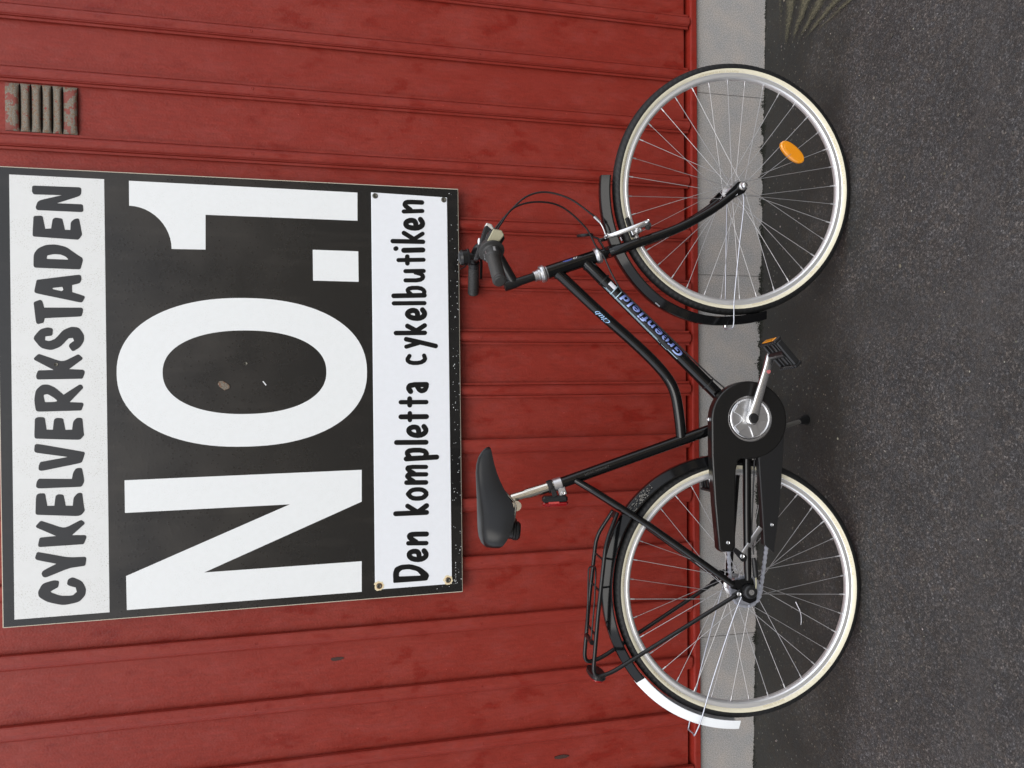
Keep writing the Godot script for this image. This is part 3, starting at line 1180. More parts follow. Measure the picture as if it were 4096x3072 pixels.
func build_sign() -> void:
	var W := 1.2094
	var H := 1.2228
	var xf := Transform3D(Basis(Vector3(0, 0, 1), 0.003881), Vector3(-0.03224, 1.63854 - H / 2, 0.0))
	var sign_board := thing("shop_sign", "large black and white painted shop sign on the red wall above the bicycle", "sign", xf)
	var c := Vector3(0, H / 2, 0)
	# bare edge, black face, white band, big letters
	part("board", MB.new().box(c + Vector3(0, 0, 0.0278), Vector3(W, H, 0.0135), 0.001), M.board_core, sign_board)
	var face := MB.new()
	var fz := 0.0357
	var hw := W / 2 - 0.0026
	var hh := H / 2 - 0.0026
	face.flat4(c + Vector3(-hw, -hh, fz), c + Vector3(hw, -hh, fz), c + Vector3(hw, hh, fz), c + Vector3(-hw, hh, fz), Vector3(0, 0, 1), [Vector2(0, 1), Vector2(1, 1), Vector2(1, 0), Vector2(0, 0)])
	for e in [[Vector3(-hw, -hh, 0), Vector3(hw, -hh, 0), Vector3(0, -1, 0)], [Vector3(hw, -hh, 0), Vector3(hw, hh, 0), Vector3(1, 0, 0)], [Vector3(hw, hh, 0), Vector3(-hw, hh, 0), Vector3(0, 1, 0)], [Vector3(-hw, hh, 0), Vector3(-hw, -hh, 0), Vector3(-1, 0, 0)]]:
		face.flat4(c + e[0] + Vector3(0, 0, 0.0345), c + e[1] + Vector3(0, 0, 0.0345), c + e[1] + Vector3(0, 0, fz), c + e[0] + Vector3(0, 0, fz), e[2])
	part("black_face", face, M.sign_black, sign_board)
	var at := Transform3D(Basis(), c)
	var band := PackedVector2Array([Vector2(-0.5838, 0.3555), Vector2(0.583, 0.3535), Vector2(0.5835, 0.5795), Vector2(-0.584, 0.583)])
	part("white_band", MB.new().prism(band, 0.0345, 0.0363, at), M.band_white, sign_board)
	# chips of bare board in the lower border
	rng.seed = 33
	var chips := MB.new()
	for i in 120:
		var cx := rng.randf_range(-0.59, 0.60)
		var cy := -0.583 - rng.randf() * 0.024 if rng.randf() < 0.8 else -0.607
		if rng.randf() < 0.12:
			cx = -0.59 + rng.randf() * 0.08
			cy = -0.56 + rng.randf_range(-0.03, 0.03)
			if cx > -0.58:
				cy = -0.59
		var r := rng.randf_range(0.0004, 0.0010)
		var p := circle(Vector2(cx, cy), 1.0, 6)
		var poly := PackedVector2Array()
		var turn := rng.randf() * TAU
		var lng := rng.randf_range(1.0, 2.6)
		for k in 6:
			var q := Vector2(cos(TAU * k / 6) * r * lng, sin(TAU * k / 6) * r) * rng.randf_range(0.7, 1.2)
			poly.append(Vector2(cx, cy) + q.rotated(turn))
		if Geometry2D.triangulate_polygon(poly).size():
			chips.prism(poly, 0.0350, 0.0361, at, 0.0, 1.0, false)
	part("chipped_paint", chips, M.sign_white, sign_board)
	# CYKELVERKSTADEN
	for g in TOP_LETTERS:
		var outer := softened(eased(flat_list(g[1]), 0.012), 0.0045)
		var holes := []
		if g.size() > 2:
			holes.append(softened(eased(flat_list(g[2]), 0.012), 0.0018))
		var lt := MB.new()
		for piece in without_holes(outer, holes):
			lt.prism(piece, 0.0355, 0.0369, at, 0.0, 1.0, false)
		part("letter", lt, M.ink, sign_board)
	# NO.1
	var big_n := PackedVector2Array([Vector2(-0.5814, 0.3127), Vector2(-0.489, 0.3134), Vector2(-0.316, -0.1153), Vector2(-0.3176, 0.3139), Vector2(-0.2292, 0.3139), Vector2(-0.2256, -0.3171), Vector2(-0.3181, -0.316), Vector2(-0.4936, 0.1154), Vector2(-0.4916, -0.3139), Vector2(-0.5806, -0.3128)])
	part("big_letter", MB.new().prism(big_n, 0.0345, 0.0363, at, 0.0, 1.0, false), M.sign_white, sign_board)
	var oo := PackedVector2Array()
	var oi := PackedVector2Array()
	for k in 96:
		var t := TAU * k / 96
		var cc := signf(cos(t)) * pow(absf(cos(t)), 0.90)
		var ss := signf(sin(t)) * pow(absf(sin(t)), 0.90)
		oo.append(Vector2(0.0605 + 0.2084 * cc, -0.003 + 0.3327 * ss))
		oi.append(Vector2(0.0608 + 0.1172 * cc, -0.003 + 0.2178 * ss))
	var bo := MB.new()
	for piece in without_holes(oo, [oi]):
		bo.prism(piece, 0.0345, 0.0363, at, 0.0, 1.0, false)
	part("big_letter", bo, M.sign_white, sign_board)
	part("big_letter", MB.new().prism(PackedVector2Array([Vector2(0.3205, -0.3149), Vector2(0.409, -0.3149), Vector2(0.4097, -0.187), Vector2(0.3215, -0.187)]), 0.0345, 0.0363, at, 0.0, 1.0, false), M.sign_white, sign_board)
	var one := PackedVector2Array([Vector2(0.5818, 0.2922), Vector2(0.5791, -0.3147), Vector2(0.4975, -0.3137), Vector2(0.4978, 0.0991), Vector2(0.4014, 0.1003)])
	for k in 13:
		var t := PI / 2 * (1.0 - k / 12.0)
		one.append(Vector2(0.4005 + 0.1141 * cos(t), 0.2928 - 0.1055 * sin(t)))
	part("big_letter", MB.new().prism(one, 0.0345, 0.0363, at, 0.0, 1.0, false), M.sign_white, sign_board)
	# the screwed-on lower plate and its lettering
	var plate := part("white_plate", MB.new().prism(PackedVector2Array([Vector2(-0.5765, -0.578), Vector2(0.5765, -0.5763), Vector2(0.5812, -0.3537), Vector2(-0.577, -0.3513)]), 0.0355, 0.0395, at, 0.0008), M.plate_white, sign_board)
	for g in LOW_LETTERS:
		var lt := MB.new()
		if g[1] == 0:
			for piece in without_holes(softened(eased(flat_list(g[2]), 0.012), 0.003), [softened(eased(flat_list(g[3]), 0.012), 0.002)]):
				lt.prism(piece, 0.0385, 0.0402, at, 0.0, 1.0, false)
		else:
			var polys := []
			for s in range(2, g.size()):
				var line := flat_list(g[s], 1.0)
				var fat := PackedVector2Array()
				for q in line:
					fat.append(q)
				if fat.size() > 2:   # soften the bends
					var sm_ := PackedVector2Array([fat[0]])
					for k in fat.size() - 1:
						sm_.append(fat[k].lerp(fat[k + 1], 0.25))
						sm_.append(fat[k].lerp(fat[k + 1], 0.75))
					sm_.append(fat[-1])
					fat = sm_
				var r: float = g[1] * 0.55 * (1.0 + 0.08 * sin(s * 3.7 + line[0].x * 0.09))
				for o in Geometry2D.offset_polyline(fat, r, Geometry2D.JOIN_ROUND, Geometry2D.END_ROUND):
					polys.append(o)
			# one outline for the whole letter where its strokes overlap
			var solid := []
			var holes := []
			var acc: Array = []
			for o in polys:
				(holes if Geometry2D.is_polygon_clockwise(o) else acc).append(o)
			while acc.size():
				var cur: PackedVector2Array = acc.pop_back()
				var again := true
				while again:
					again = false
					for k in acc.size():
						var res := Geometry2D.merge_polygons(cur, acc[k])
						var outs := []
						for q in res:
							if Geometry2D.is_polygon_clockwise(q):
								holes.append(q)
							else:
								outs.append(q)
						if outs.size() == 1:
							cur = outs[0]
							acc.remove_at(k)
							again = true
							break
				solid.append(cur)
			for o in solid:
				var mine := []
				for hq: PackedVector2Array in holes:
					if Geometry2D.is_point_in_polygon(hq[0], o):
						mine.append(hq)
				for k in mine.size():
					mine[k] = scaled(mine[k], 0.001)
				for piece in without_holes(scaled(o, 0.001), mine):
					lt.prism(piece, 0.0385, 0.0402, at, 0.0, 1.0, false)
		part("letter", lt, M.ink2, plate)
	for e in [[0.5712, -0.3647, 0], [0.569, -0.5662, 0], [-0.5665, -0.363, 1], [-0.5646, -0.5663, 1]]:
		var p := c + Vector3(e[0], e[1], 0.0395)
		var s := MB.new()
		s.lathe([Vector2(0, 0.0016), Vector2(0.0022, 0.0016), Vector2(0.0026, 0.001), Vector2(0.0055, 0.0026), Vector2(0.0078, 0.0012), Vector2(0.0082, -0.0005)], Transform3D(Basis(), p), 20)
		part("screw", s, M.screw, plate)
		if e[2] == 1:
			for ring in [[0.0125, 0.005, 0.0399, M.rust_stain], [0.0088, 0.002, 0.0403, M.rust_core]]:
				var poly := PackedVector2Array()
				for k in 26:
					var a := TAU * k / 26
					poly.append(Vector2(e[0], e[1]) + Vector2(cos(a), sin(a)) * (ring[0] + ring[1] * rng.randf() - 0.001))
				part("rust_stain", MB.new().prism(poly, 0.0385, ring[2], at, 0.0, 1.0, false), ring[3], plate)
	# a dead leaf scrap and a white fleck stuck inside the O, an old screw hole
	var scrap := PackedVector2Array([Vector2(-0.0165, -0.004), Vector2(-0.012, -0.010), Vector2(-0.002, -0.0105), Vector2(0.010, -0.009), Vector2(0.0165, -0.003), Vector2(0.016, 0.006), Vector2(0.006, 0.0095), Vector2(-0.010, 0.009)])
	part("leaf_scrap", MB.new().prism(scrap, 0.0, 0.003, Transform3D(Basis(Vector3(0, 0, 1), 0.9), c + Vector3(0.0239, 0.0572, 0.0357)), 0.001), M.flake, sign_board)
	part("white_fleck", MB.new().box(c + Vector3(0.0292, -0.0509, 0.0362), Vector3(0.003, 0.014, 0.001), 0.0, Basis(Vector3(0, 0, 1), -0.95)), M.white, sign_board)
	for e in [[0.0853, -0.0009], [0.0854, 0.4758]]:
		part("screw_hole", MB.new().lathe([Vector2(0.0, -0.001), Vector2(0.003, 0.0004), Vector2(0.0048, 0.0010), Vector2(0.0055, -0.0006)], Transform3D(Basis(), c + Vector3(e[0], e[1], 0.0362 if e[1] < 0.3 else 0.0372)), 14), M.screw, sign_board)


func build_opposite() -> void:
	# the low tan building across the yard: behind the camera, it shows in the lacquer and on the tubes
	var z := 11.0
	var y0 := ground_y(0.0, z)
	var h := thing("low_building", "low tan rendered building across the yard with a dark roof", "building", Transform3D(Basis(), Vector3(0, y0, z)))
	var wall := part("wall", MB.new().box(Vector3(0, 1.85, 3.0), Vector3(34, 3.7, 6.0), 0.02), M.facade, h)
	part("roof", MB.new().prism(PackedVector2Array([Vector2(-0.5, 3.7), Vector2(6.5, 3.7), Vector2(3.0, 5.0)]), -17.4, 17.4, Transform3D(Basis(Vector3(0, 0, 1), Vector3(0, 1, 0), Vector3(-1, 0, 0)), Vector3.ZERO)), M.roof, h)
	for i in 9:
		part("window", MB.new().box(Vector3(-14.0 + 3.5 * i, 1.7, -0.02), Vector3(1.3, 1.3, 0.08), 0.01), M.white, wall)
		part("pane", MB.new().box(Vector3(-14.0 + 3.5 * i, 1.7, -0.055), Vector3(1.12, 1.12, 0.02)), M.glass, wall)


# ---------------------------------------------------------------- the bicycle (local: x forward, y up, z chain side; hub of the rear wheel at HUB_H)
func P(x: float, y: float, z := 0.0) -> Vector3:
	return Vector3(x, y + HUB_H, z)


func build_wheel(called: String, bike: Node3D, xf: Transform3D, flange: float, shell: float, phase: int) -> Node3D:
	var w := holder(called, bike, xf)
	# tyre: black tread with shoulder blocks, cream sidewalls
	var segs := 528
	var rows := []
	var tread := MB.new()
	for i in segs + 1:
		var a := TAU * i / segs
		var d := Vector3(cos(a), sin(a), 0)
		var row := []
		for k in 19:
			var f := deg_to_rad(-95.0 + 190.0 * k / 18.0)
			var rr := 0.016
			var af := absf(rad_to_deg(f))
			if i % 4 == 0 and af > 14.0 and af < 66.0:
				rr -= 0.0013
			if af < 8.0:
				rr -= 0.0006
			row.append(d * (0.327 + rr * cos(f)) + Vector3(0, 0, rr * sin(f)))
		rows.append(row)
	tread.loft(rows, false)
	part("tyre", tread, M.rubber, w)
	var side := MB.new()
	for s: float in [1.0, -1.0]:
		var prof := []
		for k in 7:
			var f := deg_to_rad(152.0 - 57.0 * k / 6.0)
			prof.append(Vector2(0.327 + 0.0161 * cos(f), s * 0.0161 * sin(f)))
		side.lathe(prof, Transform3D(), 120, true)
	part("sidewall", side, M.sidewall, w)
	var rim := MB.new()
	rim.lathe([Vector2(0.3165, -0.0085), Vector2(0.3168, -0.0112), Vector2(0.3155, -0.0114), Vector2(0.3145, -0.0106), Vector2(0.3095, -0.0108), Vector2(0.3085, -0.0113), Vector2(0.3045, -0.0113), Vector2(0.3015, -0.0085), Vector2(0.2995, -0.004), Vector2(0.2992, 0.004), Vector2(0.3015, 0.0085), Vector2(0.3045, 0.0113), Vector2(0.3085, 0.0113), Vector2(0.3095, 0.0108), Vector2(0.3145, 0.0106), Vector2(0.3155, 0.0114), Vector2(0.3168, 0.0112), Vector2(0.3165, 0.0085)], Transform3D(), 120)
	part("rim", rim, M.rim, w)
	var hub := MB.new()
	var hz := 0.029
	hub.lathe([Vector2(0.004, hz + 0.008), Vector2(0.008, hz + 0.008), Vector2(0.010, hz + 0.002), Vector2(flange, hz + 0.0015), Vector2(flange, hz - 0.0015), Vector2(shell, hz - 0.004), Vector2(shell * 0.85, 0.01), Vector2(shell * 0.85, -0.01), Vector2(shell, -hz + 0.004), Vector2(flange, -hz + 0.0015), Vector2(flange, -hz - 0.0015), Vector2(0.010, -hz - 0.002), Vector2(0.008, -hz - 0.008), Vector2(0.004, -hz - 0.008)], Transform3D(), 28)
	part("hub", hub, M.alloy, w)
	for k in 36:
		var ra := deg_to_rad(5.0 + 10.0 * k)
		var s := 1.0 if (k + phase) % 2 == 0 else -1.0
		var lead := 1.0 if (k / 2) % 2 == 0 else -1.0
		var ha := ra + lead * deg_to_rad(64.0)
		var p0 := Vector3(cos(ha) * (flange - 0.003), sin(ha) * (flange - 0.003), s * (hz + lead * 0.0016))
		var p1 := Vector3(cos(ra) * 0.3005, sin(ra) * 0.3005, s * 0.0022)
		var dir := (p1 - p0).normalized()
		var sp := MB.new()
		sp.tube([p0, p1 - dir * 0.0135], 0.00082, 6)
		sp.tube([p1 - dir * 0.0135, p1 - dir * 0.012, p1], [0.0014, 0.0021, 0.0021], 6)
		part("spoke", sp, M.spoke, w)
	return w


# mudguard: a channel bent round the hub; crown radius by angle (degrees)
func guard_mesh(angles: Array, radii: Array, steps: int, half := 0.0235, drop := 0.025, thick := 0.0013) -> MB:
	var outer := [Vector2(-half, -drop), Vector2(-half * 0.97, -drop * 0.86), Vector2(-half * 0.52, -0.0022), Vector2(-half * 0.44, -0.0006), Vector2(0, 0.0), Vector2(half * 0.44, -0.0006), Vector2(half * 0.52, -0.0022), Vector2(half * 0.97, -drop * 0.86), Vector2(half, -drop)]
	var sec := []
	for p in outer:
		sec.append(p)
	for i in range(outer.size() - 1, -1, -1):
		var p: Vector2 = outer[i]
		sec.append(Vector2(p.x * (1.0 - thick / half), p.y - (thick if i > 0 and i < outer.size() - 1 else 0.0)))
	var rows := []
	for i in steps + 1:
		var t := float(i) / steps
		var a: float = lerpf(angles[0], angles[-1], t)
		var r: float = radii[-1]
		for k in angles.size() - 1:
			if a >= angles[k] - 0.001 and a <= angles[k + 1] + 0.001:
				r = lerpf(radii[k], radii[k + 1], (a - angles[k]) / (angles[k + 1] - angles[k]))
		var d := Vector3(cos(deg_to_rad(a)), sin(deg_to_rad(a)), 0)
		var row := []
		for p: Vector2 in sec:
			row.append(d * (r + p.y) + Vector3(0, 0, p.x))
		rows.append(row)
	var b := MB.new()
	# hard edges between the facets of the channel
	var nc := sec.size()
	for k in nc:
		var k1 := (k + 1) % nc
		var two := []
		for row in rows:
			two.append([row[k], row[k1]])
		b.loft(two, false)
	for e in [0, rows.size() - 1]:
		for k in 8:
			var r: Array = rows[e]
			var nn: Vector3 = ((rows[0][0] - rows[1][0]) if e == 0 else (rows[e][0] - rows[e - 1][0])).normalized()
			b.flat4(r[k], r[k + 1], r[nc - 2 - k], r[nc - 1 - k], nn)
	return b


# lettering laid round a tube: a patch of the tube's surface, seen towards +z, with cut-out print
func tube_print(im: Image, a: Vector3, b: Vector3, r: float, along0: float, along1: float, ang0: float, ang1: float) -> Array:
	var t := (b - a).normalized()
	var z := Vector3(0, 0, 1)
	z = (z - t * z.dot(t)).normalized()
	var up := z.cross(t)
	var mb := MB.new()
	var n := 14
	for i in n:
		var p := []
		var nn := []
		var u := []
		for e in [[0, 0], [1, 0], [1, 1], [0, 1]]:
			var g := deg_to_rad(lerpf(ang0, ang1, float(i + e[1]) / n))
			var dir := z * cos(g) + up * sin(g)
			p.append(a + t * (along0 if e[0] == 0 else along1) + dir * r)
			nn.append(dir)
			u.append(Vector2(e[0], 1.0 - float(i + e[1]) / n))
		mb.tri(p[0], p[1], p[2], nn[0], nn[1], nn[2], u[0], u[1], u[2])
		mb.tri(p[0], p[2], p[3], nn[0], nn[2], nn[3], u[0], u[2], u[3])
	var m := StandardMaterial3D.new()
	m.albedo_texture = ImageTexture.create_from_image(im)
	m.transparency = BaseMaterial3D.TRANSPARENCY_ALPHA_SCISSOR
	m.alpha_scissor_threshold = 0.5
	m.roughness = 0.25
	m.texture_repeat = false
	return [mb, m]


func bolt(at: Vector3, axis: Vector3, r: float, h: float) -> MB:
	return MB.new().lathe([Vector2(0.0, h), Vector2(r * 0.45, h), Vector2(r * 0.5, h * 0.75), Vector2(r * 0.85, h), Vector2(r, h * 0.7), Vector2(r, 0.0)], turn_to(axis, at), 14)


func build_bicycle() -> void:
	var root_xf := Transform3D(Basis(BIKE_X, BIKE_Y, BIKE_Z), BIKE_HUB - BIKE_Y * HUB_H)
	var bike := thing("bicycle", "black step-through city bicycle standing on its kickstand before the red wall", "bicycle", root_xf)
	var head_a := deg_to_rad(70.7)
	var ax := Vector3(-cos(head_a), sin(head_a), 0)
	var h1 := P(0.8906, 0.3813)     # lower end of the head tube
	var h0 := P(0.8404, 0.5248)     # upper end
	var bb := P(0.452, -0.0165)
	var turn := Transform3D(Basis(ax, STEER), Vector3.ZERO)
	var TS := Transform3D(turn.basis, h1 - turn.basis * h1)
	var fh := P(1.0806, 0.0)        # front hub before steering
	var FX := TS * Transform3D(Basis(), fh)

	# ---- frame
	var fr := holder("frame", bike)
	var hd := MB.new()
	hd.tube([h1 + ax * 0.004, h0 - ax * 0.004], 0.0182, 24)
	part("head_tube", hd, M.black, fr)
	var tt := spline([P(0.8500, 0.4990), P(0.8290, 0.4750), P(0.7366, 0.3742), P(0.6627, 0.2895), P(0.6080, 0.2305), P(0.5620, 0.1905), P(0.5200, 0.1695), P(0.4580, 0.1585), P(0.400, 0.1530)], 6)
	part("top_tube", MB.new().tube(tt, 0.0143, 20), M.black, fr)
	var d0 := P(0.8755, 0.4165)
	var d00 := P(0.8840, 0.4252)
	part("down_tube", MB.new().tube([d00, bb], 0.0165, 24), M.black, fr)
	var st0 := P(0.2765, 0.4915)
	part("seat_tube", MB.new().tube([st0, bb], 0.0148, 20), M.black, fr)
	part("bottom_bracket", MB.new().tube([bb - Vector3(0, 0, 0.034), bb + Vector3(0, 0, 0.034)], 0.021, 20), M.black, fr)
	# weld beads where the tubes meet the head and seat tubes
	for e in [[P(0.8440, 0.4922), P(0.8290, 0.4750), 0.0152], [P(0.8700, 0.4109), P(0.84, 0.3802), 0.0172]]:
		var dd: Vector3 = (e[1] - e[0]).normalized()
		part("weld", MB.new().tube([e[0] + dd * 0.004, e[0] + dd * 0.008, e[0] + dd * 0.012], [e[2] * 1.02, e[2] * 1.08, e[2] * 0.98], 20, false), M.black, fr)
	for s: float in [1.0, -1.0]:
		part("seat_stay", MB.new().tube([P(0.2885, 0.4450, s * 0.012), P(0.262, 0.400, s * 0.026), P(0.174, 0.2600, s * 0.0415), P(0.035, 0.0620, s * 0.064), P(0.0195, 0.0405, s * 0.066)], [0.0085, 0.0092, 0.0092, 0.0088, 0.0075], 14), M.black, fr)
		part("chain_stay", MB.new().tube([bb + Vector3(-0.015, 0, s * 0.026), P(0.352, -0.0155, s * 0.0335), P(0.2, -0.008, s * 0.047), P(0.06, -0.001, s * 0.062), P(0.03, 0.0, s * 0.066)], [0.0115, 0.0115, 0.0105, 0.0100, 0.0085], 14), M.black, fr)
		var dp := PackedVector2Array([Vector2(0.034, 0.012), Vector2(0.028, 0.052), Vector2(0.010, 0.046), Vector2(0.004, 0.024), Vector2(-0.022, 0.016), Vector2(-0.030, -0.004), Vector2(-0.022, -0.022), Vector2(0.0, -0.022), Vector2(0.036, -0.012)])
		var pts := PackedVector2Array()
		for q in dp:
			pts.append(q + Vector2(0, HUB_H))
		part("dropout", MB.new().prism(softened(pts, 0.004), s * 0.0655 - 0.0025, s * 0.0655 + 0.0025, Transform3D(), 0.0008), M.black, fr)
	# print on the tubes: maker's name on the down tube, model name on the top tube, embossed frame number on the seat tube, its relief shading drawn grey
	var im := Image.create(1024, 160, false, Image.FORMAT_RGBA8)
	im.fill(Color(0, 0, 0, 0))
	var pale := Color(0.70, 0.80, 0.86)
	for x in 1024:
		for y in 160:
			var on := false
			if y > 3 and y < 9 and x > 170 and x < 1010:
				on = true
			if y > 15 and y < 22 and ((x > 40 and x < 170) or (x > 300 and x < 990)):
				on = true
			if ((x > 853 and x < 861) or (x > 914 and x < 922)) and y < 150:
				on = true
			if y > 151 and y < 155 and x > 100 and x < 860:
				on = true
			if on:
				im.set_pixel(x, y, pale)
			if x > 922 and x < 1000 and y > 66 and y < 118:
				im.set_pixel(x, y, Color(0.84, 0.85, 0.88))
	stamp(im, text_triangles("Greenfield", "Droid Sans", 700, 0.10), Rect2(42, 42, 790, 88), Color(0.62, 0.70, 0.88), Color(0.34, 0.38, 0.64))
	var dl := (d0 - bb).length()
	var pr := tube_print(im, bb, d0, 0.0168, 0.230, 0.524, -66.0, 66.0)
	part("maker_lettering", pr[0], pr[1], fr)
	var im2 := Image.create(160, 64, false, Image.FORMAT_RGBA8)
	im2.fill(Color(0, 0, 0, 0))
	stamp(im2, text_triangles("Club", "Droid Serif", 400, 0.55), Rect2(4, 8, 150, 46), Color(0.62, 0.78, 0.95), Color(0.62, 0.78, 0.95))
	pr = tube_print(im2, P(0.6627, 0.2895), P(0.7366, 0.3742), 0.0147, 0.075, 0.126, 2.0, 74.0)
	part("model_lettering", pr[0], pr[1], fr)
	var im3 := Image.create(256, 40, false, Image.FORMAT_RGBA8)
	im3.fill(Color(0, 0, 0, 0))
	stamp(im3, text_triangles("W00030868Z", "Droid Sans Mono", 400), Rect2(2, 4, 250, 32), Color(0.30, 0.30, 0.30), Color(0.22, 0.22, 0.22))
	pr = tube_print(im3, st0, bb, 0.01495, 0.075, 0.146, -12.0, 18.0)
	part("frame_number", pr[0], pr[1], fr)
	var im4 := Image.create(128, 48, false, Image.FORMAT_RGBA8)
	im4.fill(Color(0, 0, 0, 0))
	for x in 128:
		for y in 48:
			var q := Vector2((x - 42.0) / 38.0, (y - 24.0) / 15.0)
			if q.length() < 1.0 and q.y > -0.55:
				im4.set_pixel(x, y, Color(0.20, 0.27, 0.55))
	stamp(im4, text_triangles("G", "Droid Serif", 700, 0.4), Rect2(84, 8, 36, 30), Color(0.85, 0.82, 0.82), Color(0.85, 0.82, 0.82))
	pr = tube_print(im4, h0, h1, 0.01845, 0.052, 0.100, 24.0, 56.0)
	part("head_badge", pr[0], pr[1], fr)

	# ---- headset
	var hs := MB.new()
	hs.lathe([Vector2(0.012, 0.030), Vector2(0.0145, 0.030), Vector2(0.0150, 0.019), Vector2(0.0165, 0.018), Vector2(0.0168, 0.013), Vector2(0.0228, 0.011), Vector2(0.0238, 0.006), Vector2(0.0232, 0.001), Vector2(0.0190, -0.003), Vector2(0.0185, -0.006)], turn_to(ax, h0), 28)
	hs.lathe([Vector2(0.0185, 0.008), Vector2(0.0218, 0.005), Vector2(0.0232, 0.0), Vector2(0.0232, -0.006), Vector2(0.0205, -0.009), Vector2(0.0170, -0.012), Vector2(0.012, -0.012)], turn_to(ax, h1), 28)
	part("headset", hs, M.alloy, bike)

	# ---- fork with the front wheel (turned a little towards the viewer)
	var fk := holder("fork", bike, TS)
	part("steerer", MB.new().tube([h1 - ax * 0.012, h1 - ax * 0.034], 0.0145, 18), M.black, fk)
	var crown := MB.new()
	crown.tube([P(0.9035, 0.3475, -0.034), P(0.9035, 0.3490, -0.02), P(0.9035, 0.3500, 0.0), P(0.9035, 0.3490, 0.02), P(0.9035, 0.3475, 0.034)], [0.012, 0.0145, 0.016, 0.0145, 0.012], 16)
	part("crown", crown, M.black, fk)
	for s: float in [1.0, -1.0]:
		var bl := spline([fh + Vector3(-0.1815, 0.352, s * 0.026), fh + Vector3(-0.1700, 0.318, s * 0.0365), fh + Vector3(-0.1470, 0.252, s * 0.0455), fh + Vector3(-0.1140, 0.1680, s * 0.051), fh + Vector3(-0.0670, 0.0840, s * 0.0525), fh + Vector3(-0.0250, 0.0270, s * 0.0525), fh + Vector3(-0.0030, 0.0010, s * 0.0520)], 5)
		var rad := []
		for i in bl.size():
			var t := float(i) / (bl.size() - 1)
			rad.append(lerpf(0.0140, 0.0128, t / 0.4) if t < 0.4 else lerpf(0.0128, 0.0085, (t - 0.4) / 0.6))
		part("blade", MB.new().tube(bl, rad, 18), M.black, fk)
		var tip := PackedVector2Array([Vector2(-0.040, 0.036), Vector2(-0.022, 0.046), Vector2(0.012, 0.012), Vector2(0.012, -0.008), Vector2(-0.004, -0.015), Vector2(-0.016, -0.008)])
		part("fork_end", MB.new().prism(softened(tip, 0.004), -0.0028, 0.0028, Transform3D(Basis(), fh + Vector3(0, 0, s * 0.0545)), 0.0008), M.black, fk)
	build_wheel("front_wheel", bike, FX, 0.0205, 0.0125, 0)
	var fw: Node3D = bike.get_node("front_wheel")
	for s: float in [1.0, -1.0]:
		var nut := MB.new()
		nut.lathe([Vector2(0.0, 0.022), Vector2(0.0045, 0.021), Vector2(0.0075, 0.017), Vector2(0.0085, 0.011), Vector2(0.0085, 0.007), Vector2(0.0115, 0.006), Vector2(0.0115, 0.0)], Transform3D(Basis() if s > 0 else Basis(Vector3(1, 0, 0), PI), Vector3(0, 0, s * 0.0575)), 18)
		nut.tube([Vector3(0, 0, s * 0.035), Vector3(0, 0, s * 0.058)], 0.0048, 12)
		part("axle_nut", nut, M.polished, fw)
	part("stay_screw", bolt(Vector3(-0.022, 0.018, 0.0575), Vector3(0, 0, 1), 0.0042, 0.003), M.polished, fw)
	var refl := MB.new()
	var rp := PackedVector2Array()
	for k in 30:
		var t := TAU * k / 30
		rp.append(Vector2(0.0415 * cos(t), 0.0185 * sin(t) * (1.0 + 0.12 * cos(t) * cos(t))))
	var rxf := Transform3D(Basis(Vector3(0, 0, 1), deg_to_rad(-55.0 + 2.0) + PI / 2 + deg_to_rad(-38.0)), Vector3(0.1112, -0.1655, 0.006))
	rxf.basis = Basis(Vector3(0, 0, 1), atan2(-0.1993 + 0.1345, 0.0852 - 0.1344))
	refl.prism(rp, -0.005, 0.0055, rxf, 0.003)
	part("wheel_reflector", refl, M.amber, fw)
	var rcell := MB.new()
	var rq := PackedVector2Array()
	for k in 24:
		var t := TAU * k / 24
		rq.append(Vector2(0.031 * cos(t), 0.0135 * sin(t)))
	rcell.prism(rq, 0.004, 0.0063, rxf, 0.0004)
	for i in range(-5, 6):
		rcell.box(rxf * Vector3(i * 0.0048, 0, 0.0064), Vector3(0.0006, 0.022 - absf(i) * 0.0026, 0.0008), 0.0, rxf.basis)
	part("reflector_face", rcell, M.amber, fw)

	# ---- front mudguard, its stay, brake and fork reflector
	var fg := part("front_mudguard", guard_mesh([86.3, 146.0, 166.0, 182.0, 196.3], [0.3785, 0.3868, 0.3795, 0.3695, 0.3675], 60), M.guard_black, bike, FX)
	var fs := MB.new()
	fs.tube(spline([Vector3(-0.014, -0.004, 0.050), Vector3(-0.05, -0.0085, 0.0515), Vector3(-0.169, -0.002, 0.043), Vector3(-0.30, 0.003, 0.033), Vector3(-0.365, 0.001, 0.0290), Vector3(-0.379, 0.004, 0.0225), Vector3(-0.381, 0.008, 0.0), Vector3(-0.379, 0.004, -0.0225), Vector3(-0.365, 0.001, -0.0290), Vector3(-0.169, -0.002, -0.043), Vector3(-0.014, -0.004, -0.050)], 5), 0.0018, 8)
	part("guard_stay", fs, M.zinc, fg)
	part("stay_bolt", bolt(Vector3(-0.371, 0.014, 0.004), Vector3(-1, 0.1, 0), 0.006, 0.007), M.polished, fg)
	part("bare_patch", MB.new().box(Vector3(-0.3185, 0.2150, 0.0175), Vector3(0.016, 0.0035, 0.001), 0.0, Basis(Vector3(0, 0, 1), 0.9)), M.zinc, fg)
	var br := holder("front_brake", bike, FX)
